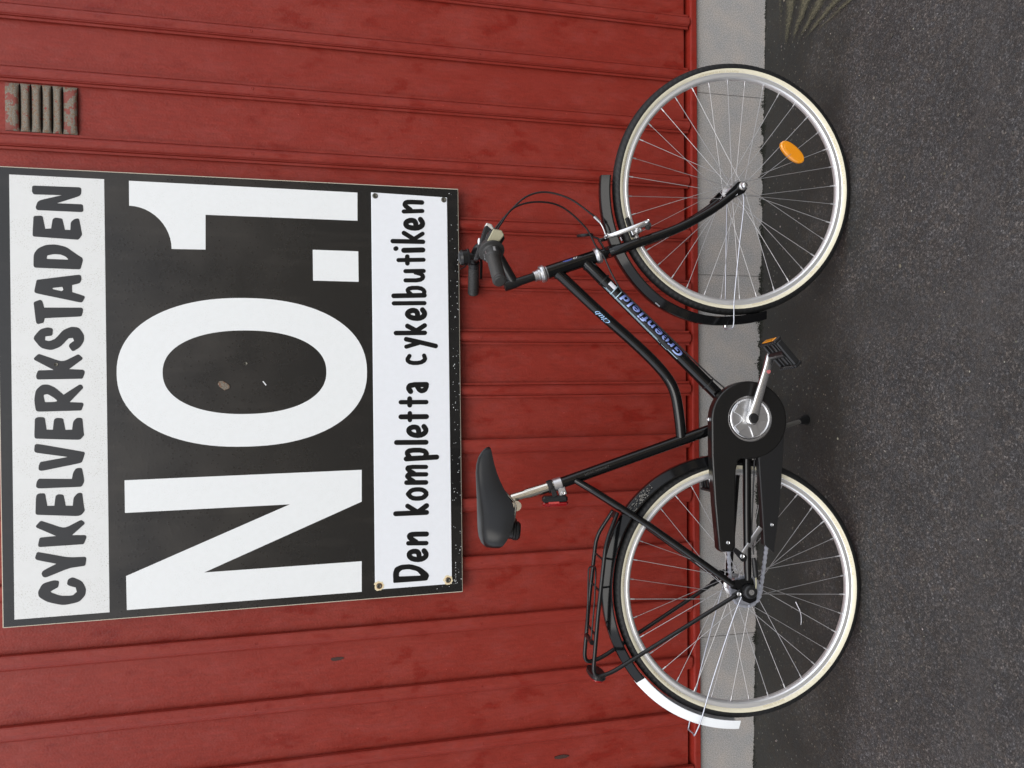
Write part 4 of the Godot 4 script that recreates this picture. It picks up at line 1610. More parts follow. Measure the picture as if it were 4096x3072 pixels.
	for s: float in [1.0, -1.0]:
		var arm := spline([Vector3(-0.1060, 0.2610, s * 0.0560), Vector3(-0.1160, 0.2860, s * 0.0565), Vector3(-0.1295, 0.3240, s * 0.0480), Vector3(-0.1400, 0.3560, s * 0.0370), Vector3(-0.1440, 0.3720, s * 0.0350)], 4)
		var rad2 := []
		for i in arm.size():
			var t := float(i) / (arm.size() - 1)
			rad2.append(lerpf(0.0085, 0.0048, t))
		part("brake_arm", MB.new().tube(arm, rad2, 12, true, 0.7, Vector3(1, 0.4, 0)), M.polished, br)
		part("pivot", MB.new().tube([Vector3(-0.1185, 0.2560, s * 0.048), Vector3(-0.1105, 0.2590, s * 0.058)], [0.0072, 0.0086], 14), M.plastic_grey, br)
		part("pivot_bolt", bolt(Vector3(-0.1045, 0.2620, s * 0.062), Vector3(0.6, 0.2, s), 0.0050, 0.006), M.polished, br)
		part("pad_holder", MB.new().box(Vector3(-0.1265, 0.2890, s * 0.0540), Vector3(0.018, 0.030, 0.004), 0.0018, Basis(Vector3(0, 0, 1), 0.42)), M.polished, br)
		part("pad_bolt", bolt(Vector3(-0.1265, 0.2860, s * 0.056), Vector3(0, 0, s), 0.0060, 0.009), M.alloy, br)
		part("brake_pad", MB.new().box(Vector3(-0.1140, 0.2975, s * 0.0215), Vector3(0.055, 0.011, 0.010), 0.002, Basis(Vector3(0, 0, 1), 0.36)), M.plastic, br)
	part("cable_anchor", bolt(Vector3(-0.1435, 0.3700, 0.040), Vector3(0.6, -0.4, 1), 0.0048, 0.010), M.polished, br)
	var fr2 := MB.new()
	fr2.lathe([Vector2(0.0, 0.003), Vector2(0.021, 0.003), Vector2(0.0235, 0.0), Vector2(0.021, -0.004), Vector2(0.0, -0.005)], turn_to(Vector3(0.93, 0.10, 0.08), Vector3(-0.1350, 0.4160, 0.0)), 28)
	part("fork_reflector", fr2, M.plastic, br)
	part("reflector_bracket", MB.new().tube([Vector3(-0.1370, 0.4000, 0), Vector3(-0.1430, 0.3800, 0), Vector3(-0.1640, 0.3660, 0), Vector3(-0.178, 0.3600, 0)], [0.0055, 0.006, 0.006, 0.007], 10, true, 0.5), M.satin, br)

	# ---- stem, bar, grips, shifter, bell, lamp
	var stem := part("stem", MB.new().tube([h0 + ax * 0.028, h0 + ax * 0.050, P(0.8165, 0.5930), P(0.8115, 0.6070), P(0.8030, 0.6330)], [0.0112, 0.0112, 0.0118, 0.0140, 0.0140], 20), M.satin, bike, TS)
	part("extension", MB.new().tube([P(0.8120, 0.6080), P(0.8950, 0.6580)], [0.0138, 0.0138], 20), M.satin, stem)
	part("bar_clamp", MB.new().tube([P(0.9020, 0.6620, -0.022), P(0.9020, 0.6620, 0.022)], 0.0185, 20), M.satin, stem)
	var bar_pts := [P(0.8070, 0.6935, -0.285), P(0.8700, 0.6955, -0.240), P(0.9080, 0.6975, -0.195), P(0.9230, 0.6900, -0.130), P(0.9080, 0.6700, -0.045), P(0.9030, 0.6630, 0.0), P(0.9080, 0.6680, 0.045), P(0.9180, 0.6820, 0.120), P(0.9000, 0.6900, 0.178), P(0.8670, 0.6910, 0.215), P(0.7925, 0.6805, 0.2965)]
	var bar := part("handlebar", MB.new().tube(spline(bar_pts, 6), 0.0112, 16), M.satin, bike, TS)
	for s: float in [1.0, -1.0]:
		var g1 := P(0.7895, 0.6800, 0.3000) if s > 0 else P(0.8010, 0.6933, -0.289)
		var g0 := P(0.8512, 0.6886, 0.2324) if s > 0 else P(0.8850, 0.6960, -0.230)
		var gr := MB.new()
		var gd := (g1 - g0).normalized()
		var gl := (g1 - g0).length()
		var prof := [Vector2(0.0115, gl + 0.001), Vector2(0.0125, gl), Vector2(0.0158, gl - 0.001), Vector2(0.0168, gl - 0.005)]
		var nrib := 16
		for k in nrib:
			var y := gl - 0.008 - (gl - 0.014) * k / nrib
			prof.append(Vector2(0.0164, y))
			prof.append(Vector2(0.0152, y - 0.0012))
			prof.append(Vector2(0.0152, y - 0.0024))
			prof.append(Vector2(0.0164, y - 0.0036))
		prof.append(Vector2(0.0170, 0.003))
		prof.append(Vector2(0.0155, 0.0))
		prof.push_front(Vector2(0.0, gl + 0.0015))
		gr.lathe(prof, turn_to(gd, g0), 24)
		part("grip", gr, M.plastic_grey, bar)
	var sh := MB.new()
	var sd := (P(0.7895, 0.6800, 0.3000) - P(0.8670, 0.6910, 0.2150)).normalized()
	var s0 := P(0.8512, 0.6886, 0.2324)
	sh.lathe([Vector2(0.0168, 0.004), Vector2(0.0195, -0.002), Vector2(0.0205, -0.016), Vector2(0.0230, -0.020), Vector2(0.0300, -0.0215), Vector2(0.0312, -0.0240), Vector2(0.0300, -0.0270), Vector2(0.0235, -0.0275), Vector2(0.0235, -0.046), Vector2(0.0120, -0.048)], turn_to(sd, s0), 32)
	part("twist_shifter", sh, M.plastic_grey, bar)
	var mark := MB.new()
	for k in 5:
		var aa := deg_to_rad(60.0 + k * 26.0)
		var txf := turn_to(sd, s0)
		mark.box(txf * Vector3(cos(aa) * 0.0203, sin(aa) * 0.0203, -0.007), Vector3(0.0012, 0.0020 if k != 2 else 0.0016, 0.010), 0.0, txf.basis * Basis(Vector3(0, 0, 1), aa))
	part("shifter_marks", mark, M.alloy, bar)
	var sxf := turn_to(sd, s0)
	var im5 := Image.create(96, 32, false, Image.FORMAT_RGBA8)
	im5.fill(Color(0, 0, 0, 0))
	stamp(im5, text_triangles("SRAM", "Droid Sans", 700), Rect2(4, 5, 88, 22), Color(0.8, 0.8, 0.8), Color(0.8, 0.8, 0.8))
	pr = tube_print(im5, s0 + sd * -0.018, s0 + sd * 0.004, 0.0207, 0.002, 0.020, 0.0, 24.0)
	part("shifter_lettering", pr[0], pr[1], bar)
	var cov := MB.new()
	cov.box(s0 - sd * 0.036 + Vector3(0.024, -0.010, 0.0), Vector3(0.040, 0.040, 0.026), 0.009, Basis(Vector3(0, 0, 1), -0.5))
	part("shifter_housing", cov, M.plastic, bar)
	var cv2 := MB.new()
	var ctri := PackedVector2Array([Vector2(0.004, 0.022), Vector2(0.044, 0.002), Vector2(0.041, -0.018), Vector2(0.030, -0.024), Vector2(0.016, -0.014), Vector2(0.006, 0.004)])
	cv2.prism(softened(ctri, 0.003), 0.0, 0.006, Transform3D(Basis(), s0 - sd * 0.036 + Vector3(0.0, -0.006, 0.0120)), 0.002)
	part("shifter_cover", cv2, M.beige, bar)
	# bell on the far side
	var bell := MB.new()
	var bxf := turn_to(Vector3(-0.12, 0.98, 0.1), P(0.9000, 0.7080, -0.185))
	bell.lathe([Vector2(0.0, 0.0375), Vector2(0.012, 0.0370), Vector2(0.0195, 0.0335), Vector2(0.0222, 0.027), Vector2(0.0228, 0.012), Vector2(0.0245, 0.011), Vector2(0.0245, 0.007), Vector2(0.0, 0.006)], bxf, 30, false)
	bell.tube([P(0.9030, 0.6960, -0.185), P(0.9010, 0.7160, -0.185)], [0.0125, 0.010], 14)
	part("bell", bell, M.satin, bar)
	part("bell_lever", MB.new().tube([P(0.8830, 0.7180, -0.178), P(0.8690, 0.7280, -0.172), P(0.8630, 0.7400, -0.170)], [0.0040, 0.0035, 0.0025], 8, true, 0.5), M.plastic, bar)
	part("brake_clamp", MB.new().tube([P(0.8890, 0.6962, -0.226), P(0.8760, 0.6958, -0.236)], 0.0165, 16), M.plastic, bar)
	part("brake_lever", MB.new().tube(spline([P(0.8930, 0.6860, -0.226), P(0.9080, 0.6780, -0.236), P(0.8950, 0.6720, -0.262), P(0.8480, 0.6700, -0.290)], 5), [0.0062, 0.006, 0.006, 0.006, 0.006, 0.0055, 0.0055, 0.0055, 0.0055, 0.005, 0.005, 0.005, 0.005, 0.005, 0.005, 0.0045], 10, true, 0.6), M.plastic, bar)
	# headlamp
	var lamp := MB.new()
	var lp := PackedVector2Array([Vector2(0.876, 0.7115), Vector2(0.962, 0.6860), Vector2(0.9680, 0.6800), Vector2(0.9420, 0.6480), Vector2(0.915, 0.6560), Vector2(0.890, 0.6760), Vector2(0.8730, 0.7020)])
	var lq := PackedVector2Array()
	for q in lp:
		lq.append(q + Vector2(0.0, HUB_H))
	lamp.prism(softened(lq, 0.003), -0.060, -0.022, Transform3D(), 0.004)
	var lampo := part("headlamp", lamp, M.plastic, bar)
	var ln := PackedVector2Array([Vector2(0.961, 0.6865 + HUB_H), Vector2(0.9740, 0.6800 + HUB_H), Vector2(0.9700, 0.6660 + HUB_H), Vector2(0.9540, 0.6560 + HUB_H), Vector2(0.9480, 0.6590 + HUB_H)])
	part("lamp_lens", MB.new().prism(softened(ln, 0.002), -0.057, -0.025, Transform3D(), 0.003), M.lens, lampo)
	part("lamp_button", MB.new().ball(Transform3D(Basis(Vector3(0, 0, 1), -0.28).scaled(Vector3(0.010, 0.004, 0.008)), P(0.925, 0.6985, -0.041)), 14, 8), M.white, lampo)
	part("lamp_clamp", MB.new().box(P(0.9050, 0.6850, -0.041), Vector3(0.022, 0.035, 0.026), 0.005), M.plastic, lampo)

	# ---- cables
	var cab := MB.new()
	cab.tube(spline([P(0.893, 0.672, 0.205), P(0.9190, 0.6590, 0.190), P(0.9680, 0.6240, 0.165), P(0.9905, 0.5642, 0.145), P(0.9890, 0.4955, 0.112), P(0.9470, 0.4270, 0.075), P(0.9050, 0.3950, 0.050), P(0.8840, 0.3736, 0.041), P(0.8400, 0.3500, 0.030), P(0.8000, 0.3240, 0.020), P(0.7850, 0.3060, 0.012)], 7), 0.0024, 10)
	part("gear_cable", cab, M.cable, bike)
	var cab2 := MB.new()
	cab2.tube(spline([P(0.9120, 0.6720, 0.110), P(0.9330, 0.6640, 0.105), P(0.9850, 0.6230, 0.090), P(1.0240, 0.5815, 0.080), P(1.0380, 0.5310, 0.075), P(1.0240, 0.4680, 0.070), P(0.9905, 0.4120, 0.060), P(0.9810, 0.3975, 0.055)], 7), 0.0025, 10)
	part("brake_cable", cab2, M.cable, bike)
	var nd := MB.new()
	nd.tube([P(0.9835, 0.4010, 0.056), P(0.9700, 0.3850, 0.052)], [0.0042, 0.0042], 12)
	nd.tube(spline([P(0.9700, 0.3850, 0.052), P(0.9560, 0.3760, 0.050), P(0.9400, 0.3690, 0.046), P(0.9290, 0.3670, 0.040)], 5), 0.0024, 10)
	part("brake_noodle", nd, M.alloy, bike)
	var tie := MB.new()
	for t: float in [0.12, 0.5, 0.78]:
		var q := d0.lerp(bb, t)
		var dn := (bb - d0).normalized()
		tie.tube([q - dn * 0.002, q + dn * 0.002], 0.0178, 18)
		tie.box(q + Vector3(0.011, -0.0125, 0.004), Vector3(0.006, 0.004, 0.005), 0.001)
	part("cable_tie", tie, M.plastic, bike)
	part("gear_cable", MB.new().tube([P(0.7850, 0.3060, 0.012), P(0.565, 0.0705, 0.006), P(0.475, -0.038, 0.012), P(0.35, -0.034, 0.040), P(0.16, -0.018, 0.052), P(0.095, -0.018, 0.062)], 0.0022, 8), M.cable, bike)

	# ---- seat post, saddle, small lamp
	var sp0 := P(0.2780, 0.4880)
	var sp1 := P(0.2445, 0.6020)
	var sdir := (sp1 - sp0).normalized()
	var post := part("seat_post", MB.new().tube([sp0, sp0 + sdir * 0.085, sp0 + sdir * 0.098, sp1 + sdir * 0.012], [0.0146, 0.0146, 0.0118, 0.0118], 22), M.chrome, bike)
	part("seat_clamp", MB.new().lathe([Vector2(0.0155, 0.013), Vector2(0.0172, 0.012), Vector2(0.0174, -0.009), Vector2(0.0156, -0.010)], turn_to(sdir, sp0 + sdir * 0.002), 26), M.alloy, post)
	part("clamp_ear", MB.new().box(sp0 + Vector3(-0.0190, -0.0085, 0.006), Vector3(0.022, 0.020, 0.012), 0.002, Basis(Vector3(0, 0, 1), 0.28)), M.alloy, post)
	part("clamp_bolt", bolt(sp0 + Vector3(-0.0235, -0.0100, 0.012), Vector3(0, 0, 1), 0.0050, 0.004), M.polished, post)
	part("rail_clamp", MB.new().tube([P(0.2230, 0.6030, -0.024), P(0.2230, 0.6030, 0.024)], 0.0135, 18), M.chrome, post)
	# saddle: cross-sections from nose to tail [x, top, skirt, half width]
	var stn := [[0.3755, 0.6770, 0.6715, 0.006], [0.3715, 0.6840, 0.6690, 0.0150], [0.3620, 0.6935, 0.6670, 0.0215], [0.3480, 0.7015, 0.6640, 0.0245], [0.3300, 0.7060, 0.6600, 0.0265], [0.3100, 0.7075, 0.6540, 0.0295], [0.2900, 0.7070, 0.6465, 0.0335], [0.2700, 0.7060, 0.6370, 0.0395], [0.2500, 0.7050, 0.6250, 0.0490], [0.2340, 0.7045, 0.6160, 0.0590], [0.2160, 0.7038, 0.6115, 0.0710], [0.1960, 0.7032, 0.6130, 0.0835], [0.1760, 0.7026, 0.6190, 0.0925], [0.1580, 0.7015, 0.6265, 0.0960], [0.1420, 0.6990, 0.6350, 0.0940], [0.1300, 0.6940, 0.6430, 0.0870], [0.1235, 0.6870, 0.6510, 0.0760], [0.1210, 0.6780, 0.6600, 0.0600]]
	var rows := []
	for e in stn:
		var row := []
		var hgt: float = e[1] - e[2]
		for k in 25:
			var t := -1.0 + 2.0 * k / 24.0
			# over the top and down the skirt on both sides
			var s := absf(t)
			var yy: float
			var zz: float
			if s < 0.55:
				zz = e[3] * 0.80 * (s / 0.55)
				yy = e[1] - hgt * 0.13 * pow(s / 0.55, 2.4)
			else:
				var q := (s - 0.55) / 0.45
				zz = e[3] * (0.80 + 0.20 * sin(q * PI * 0.5))
				yy = e[1] - hgt * (0.13 + 0.87 * pow(q, 1.15))
			row.append(P(e[0], yy, zz * signf(t)))
		rows.append(row)
	var sad := MB.new()
	sad.loft(rows, false)
	# underside
	for i in rows.size() - 1:
		sad.flat4(rows[i][0], rows[i + 1][0], rows[i + 1][24], rows[i][24], Vector3(0, -1, 0))
	sad.fan(rows[-1], Vector3(-1, 0, 0))
	var saddle := part("saddle", sad, M.saddle, bike)
	for s: float in [1.0, -1.0]:
		part("spring", MB.new().lathe([Vector2(0.0, 0.001), Vector2(0.0215, 0.0), Vector2(0.0225, -0.022), Vector2(0.0245, -0.024), Vector2(0.0245, -0.028), Vector2(0.0230, -0.029), Vector2(0.0245, -0.030), Vector2(0.0240, -0.036), Vector2(0.0190, -0.041), Vector2(0.0, -0.043)], turn_to(Vector3(0.10, 1, 0), P(0.1660, 0.6370, s * 0.048)), 26), M.plastic, saddle)
		part("rail", MB.new().tube(spline([P(0.335, 0.6760, s * 0.008), P(0.28, 0.6500, s * 0.016), P(0.2400, 0.6150, s * 0.022), P(0.2230, 0.6050, s * 0.022), P(0.17, 0.6150, s * 0.040), P(0.150, 0.6350, s * 0.050)], 5), 0.0034, 10), M.chrome, saddle)
	# strapped-on rear lamp
	var rl := MB.new()
	var rxf2 := Transform3D(Basis(Vector3(0, 0, 1), deg_to_rad(3.0)), P(0.2370, 0.4985, 0.0))
	rl.box(rxf2 * Vector3(0.0015, 0, 0), Vector3(0.018, 0.066, 0.034), 0.005, rxf2.basis)
	var lamp2 := part("rear_lamp", rl, M.plastic, bike)
	part("red_lens", MB.new().box(rxf2 * Vector3(-0.0105, 0, 0), Vector3(0.013, 0.069, 0.031), 0.0055, rxf2.basis), M.red_lens, lamp2)
	part("lens_window", MB.new().box(rxf2 * Vector3(-0.0075, 0.004, 0.0125), Vector3(0.009, 0.030, 0.006), 0.002, rxf2.basis), M.lens_red, lamp2)
	part("lamp_strap", MB.new().lathe([Vector2(0.0148, 0.0075), Vector2(0.0166, 0.0072), Vector2(0.0172, 0.0), Vector2(0.0166, -0.0072), Vector2(0.0148, -0.0075)], turn_to(sdir, sp0 + sdir * 0.0235), 24), M.rubber, lamp2)
	part("strap_tongue", MB.new().box(sp0 + sdir * 0.022 + Vector3(-0.013, -0.006, 0.0135), Vector3(0.030, 0.013, 0.004), 0.0018, Basis(Vector3(0, 0, 1), 0.30)), M.rubber, lamp2)

	# ---- rear wheel with gear hub, sprocket and axle
	var rxf3 := Transform3D(Basis(), P(0, 0, 0))
	var rw := build_wheel("rear_wheel", bike, rxf3, 0.0300, 0.0240, 1)
	var spr := PackedVector2Array()
	for k in 80:
		var t := TAU * k / 80
		spr.append(Vector2(cos(t), sin(t)) * (0.0405 + (0.0028 if k % 4 < 2 else -0.0012)))
	part("sprocket", MB.new().prism(spr, 0.0485, 0.0505, Transform3D(), 0.0003), M.zinc, rw)
	var axl := MB.new()
	axl.tube([Vector3(0, 0, -0.082), Vector3(0, 0, 0.072)], 0.0048, 12)
	axl.lathe([Vector2(0.0, 0.0), Vector2(0.0070, 0.0), Vector2(0.0075, -0.002), Vector2(0.0075, -0.010)], Transform3D(Basis(), Vector3(0.003, -0.001, 0.0865)), 18)
	part("axle", axl, M.polished, rw)
	part("hub_cap", MB.new().lathe([Vector2(0.007, 0.017), Vector2(0.014, 0.0165), Vector2(0.0175, 0.013), Vector2(0.0190, 0.006), Vector2(0.0190, 0.0), Vector2(0.012, -0.001)], Transform3D(Basis(), Vector3(0.003, -0.001, 0.0685)), 26), M.plastic, rw)
	part("gear_chain", MB.new().tube([Vector3(0.008, -0.012, 0.083), Vector3(0.020, -0.016, 0.080), Vector3(0.040, -0.018, 0.074)], 0.0021, 8), M.beige, rw)
	part("cable_sleeve", MB.new().tube([Vector3(0.038, -0.018, 0.074), Vector3(0.042, -0.018, 0.073), Vector3(0.078, -0.0165, 0.069), Vector3(0.088, -0.015, 0.068)], [0.0048, 0.0072, 0.0066, 0.0045], 12), M.plastic, rw)
	# ---- rear mudguard with white tail, stay
	var rg := part("rear_mudguard", guard_mesh([-6.0, 15.0, 32.0, 54.0, 100.0, 131.5], [0.3590, 0.3607, 0.3683, 0.3752, 0.3752, 0.3735], 62), M.guard_black, bike, rxf3)
	part("white_tail", guard_mesh([130.3, 145.0, 160.0, 178.6], [0.3748, 0.3745, 0.3730, 0.3700], 26, 0.0245, 0.027, 0.0018), M.white, rg)
	var dirt := MB.new()
	rng.seed = 77
	for i in 70:
		var a := deg_to_rad(42.0 + 13.0 * clampf(rng.randfn(0.5, 0.28), 0.0, 1.0))
		var rr := 0.3725 - rng.randf() * 0.019
		var q := Vector3(cos(a) * rr, sin(a) * rr, 0.0234)
		dirt.ball(Transform3D(Basis().scaled(Vector3(rng.randf_range(0.0010, 0.0040), rng.randf_range(0.0008, 0.0022), 0.0007)).rotated(Vector3(0, 0, 1), a + PI / 2), q), 6, 4)
	part("dried_mud", dirt, M.dull, rg)
	var rs := MB.new()
	rs.tube(spline([Vector3(-0.006, 0.016, 0.066), Vector3(-0.08, 0.044, 0.060), Vector3(-0.22, 0.088, 0.046), Vector3(-0.330, 0.118, 0.034), Vector3(-0.365, 0.130, 0.028), Vector3(-0.378, 0.134, 0.020), Vector3(-0.3805, 0.130, 0.0), Vector3(-0.378, 0.134, -0.020), Vector3(-0.365, 0.130, -0.028), Vector3(-0.22, 0.088, -0.046), Vector3(-0.006, 0.016, -0.066)], 5), 0.0019, 8)
	part("guard_stay", rs, M.zinc, rg)

	# ---- carrier
	var ck := holder("carrier", bike)
	for s: float in [1.0, -1.0]:
		var path := rounded_path([P(0.2030, 0.3360, s * 0.026), P(0.1310, 0.3745, s * 0.060), P(-0.0500, 0.3960, s * 0.060), P(-0.2080, 0.4105, s * 0.060), P(-0.2000, 0.3680, s * 0.062), P(-0.0060, 0.0400, s * 0.079)], 0.030, 7)
		part("side_rail", MB.new().tube(path, 0.0054, 12), M.satin, ck)
		part("rail_foot", MB.new().box(P(-0.0030, 0.0350, s * 0.0785), Vector3(0.016, 0.026, 0.005), 0.0015, Basis(Vector3(0, 0, 1), 0.52)), M.satin, ck)
		part("foot_bolt", bolt(P(-0.0010, 0.0320, s * 0.0810), Vector3(0, 0, s), 0.0055, 0.004), M.polished, ck)
	for e: Array in [[0.085, 0.3805], [0.005, 0.3900], [-0.105, 0.4030]]:
		part("cross_bar", MB.new().tube([P(e[0], e[1] - 0.003, -0.060), P(e[0] - 0.002, e[1] - 0.003, 0.060)], 0.0030, 8), M.satin, ck)
	part("spring_clip", MB.new().tube(rounded_path([P(-0.120, 0.408, -0.030), P(-0.020, 0.404, -0.030), P(0.052, 0.402, -0.034), P(0.060, 0.392, -0.010), P(0.060, 0.392, 0.012), P(0.046, 0.396, 0.034), P(-0.020, 0.400, 0.036), P(-0.120, 0.408, 0.030)], 0.014, 5), 0.0023, 8), M.satin, ck)
	part("clip_coil", MB.new().tube([P(-0.128, 0.4070, -0.036), P(-0.128, 0.4070, 0.036)], 0.0062, 12), M.satin, ck)
	part("front_plate", MB.new().box(P(0.1960, 0.3390, 0.0), Vector3(0.018, 0.004, 0.060), 0.001, Basis(Vector3(0, 0, 1), -0.5)), M.satin, ck)
	var rr3 := MB.new()
	var rrx := Transform3D(Basis(Vector3(0, 1, 0), -PI / 2), P(-0.2170, 0.3900, 0.0))
	rrx.basis = Basis(Vector3(0, 0, 1), -0.16) * rrx.basis
	var ov := PackedVector2Array()
	for k in 28:
		var t := TAU * k / 28
		ov.append(Vector2(signf(cos(t)) * pow(absf(cos(t)), 0.7) * 0.048, signf(sin(t)) * pow(absf(sin(t)), 0.7) * 0.022))
	rr3.prism(ov, -0.006, 0.006, rrx, 0.003)
	part("reflector_body", rr3, M.plastic, ck)
	var ov2 := PackedVector2Array()
	for q in ov:
		ov2.append(q * Vector2(0.88, 0.80))
	part("red_reflector", MB.new().prism(ov2, 0.005, 0.0115, rrx, 0.003), M.red_lens, ck)

	# ---- crank set
	var cs := holder("crank_set", bike)
	var hole := circle(Vector2(0.452, -0.0165 + HUB_H), 0.0475, 48)
	var ringm := MB.new()
	var teeth := PackedVector2Array()
	for k in 152:
		var t := TAU * k / 152
		teeth.append(Vector2(0.452, -0.0165 + HUB_H) + Vector2(cos(t), sin(t)) * (0.0775 + (0.0025 if k % 4 < 2 else -0.0010)))
	for piece in without_holes(teeth, [circle(Vector2(0.452, -0.0165 + HUB_H), 0.0560, 48)]):
		ringm.prism(piece, 0.0485, 0.0505, Transform3D(), 0.0)
	part("chainring", ringm, M.alloy, cs)
	part("chain_disc", MB.new().lathe([Vector2(0.0, 0.0555), Vector2(0.030, 0.0555), Vector2(0.049, 0.0560), Vector2(0.0525, 0.0575), Vector2(0.0540, 0.0565), Vector2(0.0545, 0.0525)], Transform3D(Basis(), bb), 56), M.alloy, cs)
	# five-armed spider in relief
	var crank_dir := (P(0.6100, -0.0600) - P(0.452, -0.0165)).normalized()
	var ca := atan2(crank_dir.y, crank_dir.x)
	var star := PackedVector2Array()
	for k in 5:
		var a0 := ca + TAU * k / 5
		star.append(Vector2(cos(a0 - 0.21), sin(a0 - 0.21)) * 0.0490)
		star.append(Vector2(cos(a0 + 0.21), sin(a0 + 0.21)) * 0.0490)
		var am := a0 + TAU / 10
		var bc := Vector2(cos(am), sin(am)) * 0.0440
		var e0 := Vector2(cos(a0 + 0.24), sin(a0 + 0.24)) * 0.0440 - bc
		var e1 := Vector2(cos(a0 + TAU / 5 - 0.24), sin(a0 + TAU / 5 - 0.24)) * 0.0440 - bc
		for j in 9:
			var f := j / 8.0
			var dirv := e0.rotated(e0.angle_to(e1) * f)
			var inward := -Vector2(cos(am), sin(am))
			star.append(bc + e0.lerp(e1, f) + inward * (sin(f * PI) * 0.0185))
	part("spider", MB.new().prism(star, 0.0550, 0.0592, Transform3D(Basis(), bb), 0.0006), M.spider, cs)
	for s: float in [1.0, -1.0]:
		var cd := crank_dir * s
		var up := Vector3(-cd.y, cd.x, 0)
		var c0 := bb + Vector3(0, 0, s * 0.071)
		var rows2 := []
		for e in [[-0.0165, 0.0060, 0.0075, 0.0], [-0.013, 0.0125, 0.0085, 0.0], [0.0, 0.0160, 0.0090, 0.0], [0.014, 0.0150, 0.0085, 0.0005], [0.04, 0.0125, 0.0078, 0.003], [0.09, 0.0112, 0.0068, 0.009], [0.135, 0.0108, 0.0065, 0.0145], [0.155, 0.0118, 0.0070, 0.0165], [0.167, 0.0122, 0.0070, 0.0170], [0.176, 0.0095, 0.0065, 0.0170], [0.1805, 0.0045, 0.0055, 0.0170]]:
			var row := []
			for k in 20:
				var t := TAU * k / 20
				var cx := signf(cos(t)) * pow(absf(cos(t)), 0.7)
				var sx := signf(sin(t)) * pow(absf(sin(t)), 0.7)
				row.append(c0 + cd * e[0] + up * (e[1] * cx) + Vector3(0, 0, s * e[3] + e[2] * sx))
			rows2.append(row)
		var cm := MB.new()
		cm.loft(rows2)
		cm.fan(rows2[0], -cd)
		cm.fan(rows2[-1], cd)
		part("crank_arm", cm, M.polished, cs)
		part("axle_cap", MB.new().lathe([Vector2(0.0, 0.0030), Vector2(0.010, 0.0026), Vector2(0.0132, 0.001), Vector2(0.0136, -0.001)], Transform3D(Basis() if s > 0 else Basis(Vector3(1, 0, 0), PI), c0 + Vector3(0, 0, s * 0.0085)), 28), M.plastic, cs)
		if s > 0:
			part("sticker", MB.new().lathe([Vector2(0.0, 0.0008), Vector2(0.0055, 0.0006), Vector2(0.0058, -0.0004)], Transform3D(Basis(), c0 + cd * 0.128 + up * -0.004 + Vector3(0, 0, 0.0198)), 16), M.sticker, cs)
		# pedal
		var pc := c0 + cd * 0.1700 + Vector3(0, 0, s * 0.017)
		var ped := holder("pedal", bike)
		var pb := Basis(Vector3(0, 0, 1), deg_to_rad(41.0) if s > 0 else deg_to_rad(8.0))
		var q0 := pc + Vector3(0, 0, s * 0.058)   # middle of the pedal
		var body := MB.new()
		body.tube([pc + Vector3(0, 0, s * 0.008), pc + Vector3(0, 0, s * 0.022), pc + Vector3(0, 0, s * 0.050), pc + Vector3(0, 0, s * 0.092)], [0.0105, 0.0125, 0.0110, 0.0120], 16)
		body.box(q0 + pb * Vector3(0, 0, -s * 0.040), Vector3(0.074, 0.017, 0.008), 0.003, pb)
		body.box(q0 + pb * Vector3(0, 0, s * 0.040), Vector3(0.074, 0.017, 0.008), 0.003, pb)
		for t: float in [-1.0, 1.0]:
			body.box(q0 + pb * Vector3(t * 0.040, 0, 0), Vector3(0.008, 0.021, 0.086), 0.002, pb)
			body.box(q0 + pb * Vector3(t * 0.020, 0.002, 0.0), Vector3(0.030, 0.007, 0.010), 0.002, pb)
			for k in 8:
				body.box(q0 + pb * Vector3(t * 0.0395, 0.0118, -0.035 + 0.010 * k), Vector3(0.006, 0.0045, 0.0045), 0.0012, pb)
				body.box(q0 + pb * Vector3(t * 0.0395, -0.0118, -0.035 + 0.010 * k), Vector3(0.006, 0.0045, 0.0045), 0.0012, pb)
			for k: float in [-0.020, 0.020]:
				body.box(q0 + pb * Vector3(t * 0.020, 0, k), Vector3(0.036, 0.011, 0.0045), 0.0015, pb)
		part("pedal_body", body, M.plastic, ped)
		part("pedal_axle", MB.new().tube([pc - Vector3(0, 0, s * 0.006), pc + Vector3(0, 0, s * 0.010)], 0.0078, 14), M.alloy, ped)
		for t: float in [-1.0, 1.0]:
			part("pedal_reflector", MB.new().box(q0 + pb * Vector3(t * 0.0438, 0, 0), Vector3(0.003, 0.0145, 0.060), 0.001, pb), M.amber, ped)

	# ---- chain: figure-eight plates along the run
	var chain := MB.new()
	var rc2 := Vector2(0, HUB_H)
	var bc2 := Vector2(0.452, -0.0165 + HUB_H)
	var r0 := 0.0405
	var r1 := 0.0775
	var dd2 := bc2 - rc2
	var base_a := dd2.angle()
	var off := acos((r0 - r1) / dd2.length())
	var route := []
	var a_up := base_a + off
	var a_dn := base_a - off
	for k in 40:
		var f := k / 40.0
		route.append((rc2 + Vector2.from_angle(a_up) * r0).lerp(bc2 + Vector2.from_angle(a_up) * r1, f))
	for k in 24:
		route.append(bc2 + Vector2.from_angle(lerpf(a_up, a_dn, k / 24.0)) * r1)
	for k in 40:
		var f := k / 40.0
		var q := (bc2 + Vector2.from_angle(a_dn) * r1).lerp(rc2 + Vector2.from_angle(a_dn) * r0, f)
		q.y -= 0.006 * sin(f * PI)
		route.append(q)
	for k in 25:
		route.append(rc2 + Vector2.from_angle(a_dn - (TAU - (a_up - a_dn)) * k / 24.0) * r0)
	var at_len := 0.0
	var pins := [route[0]]
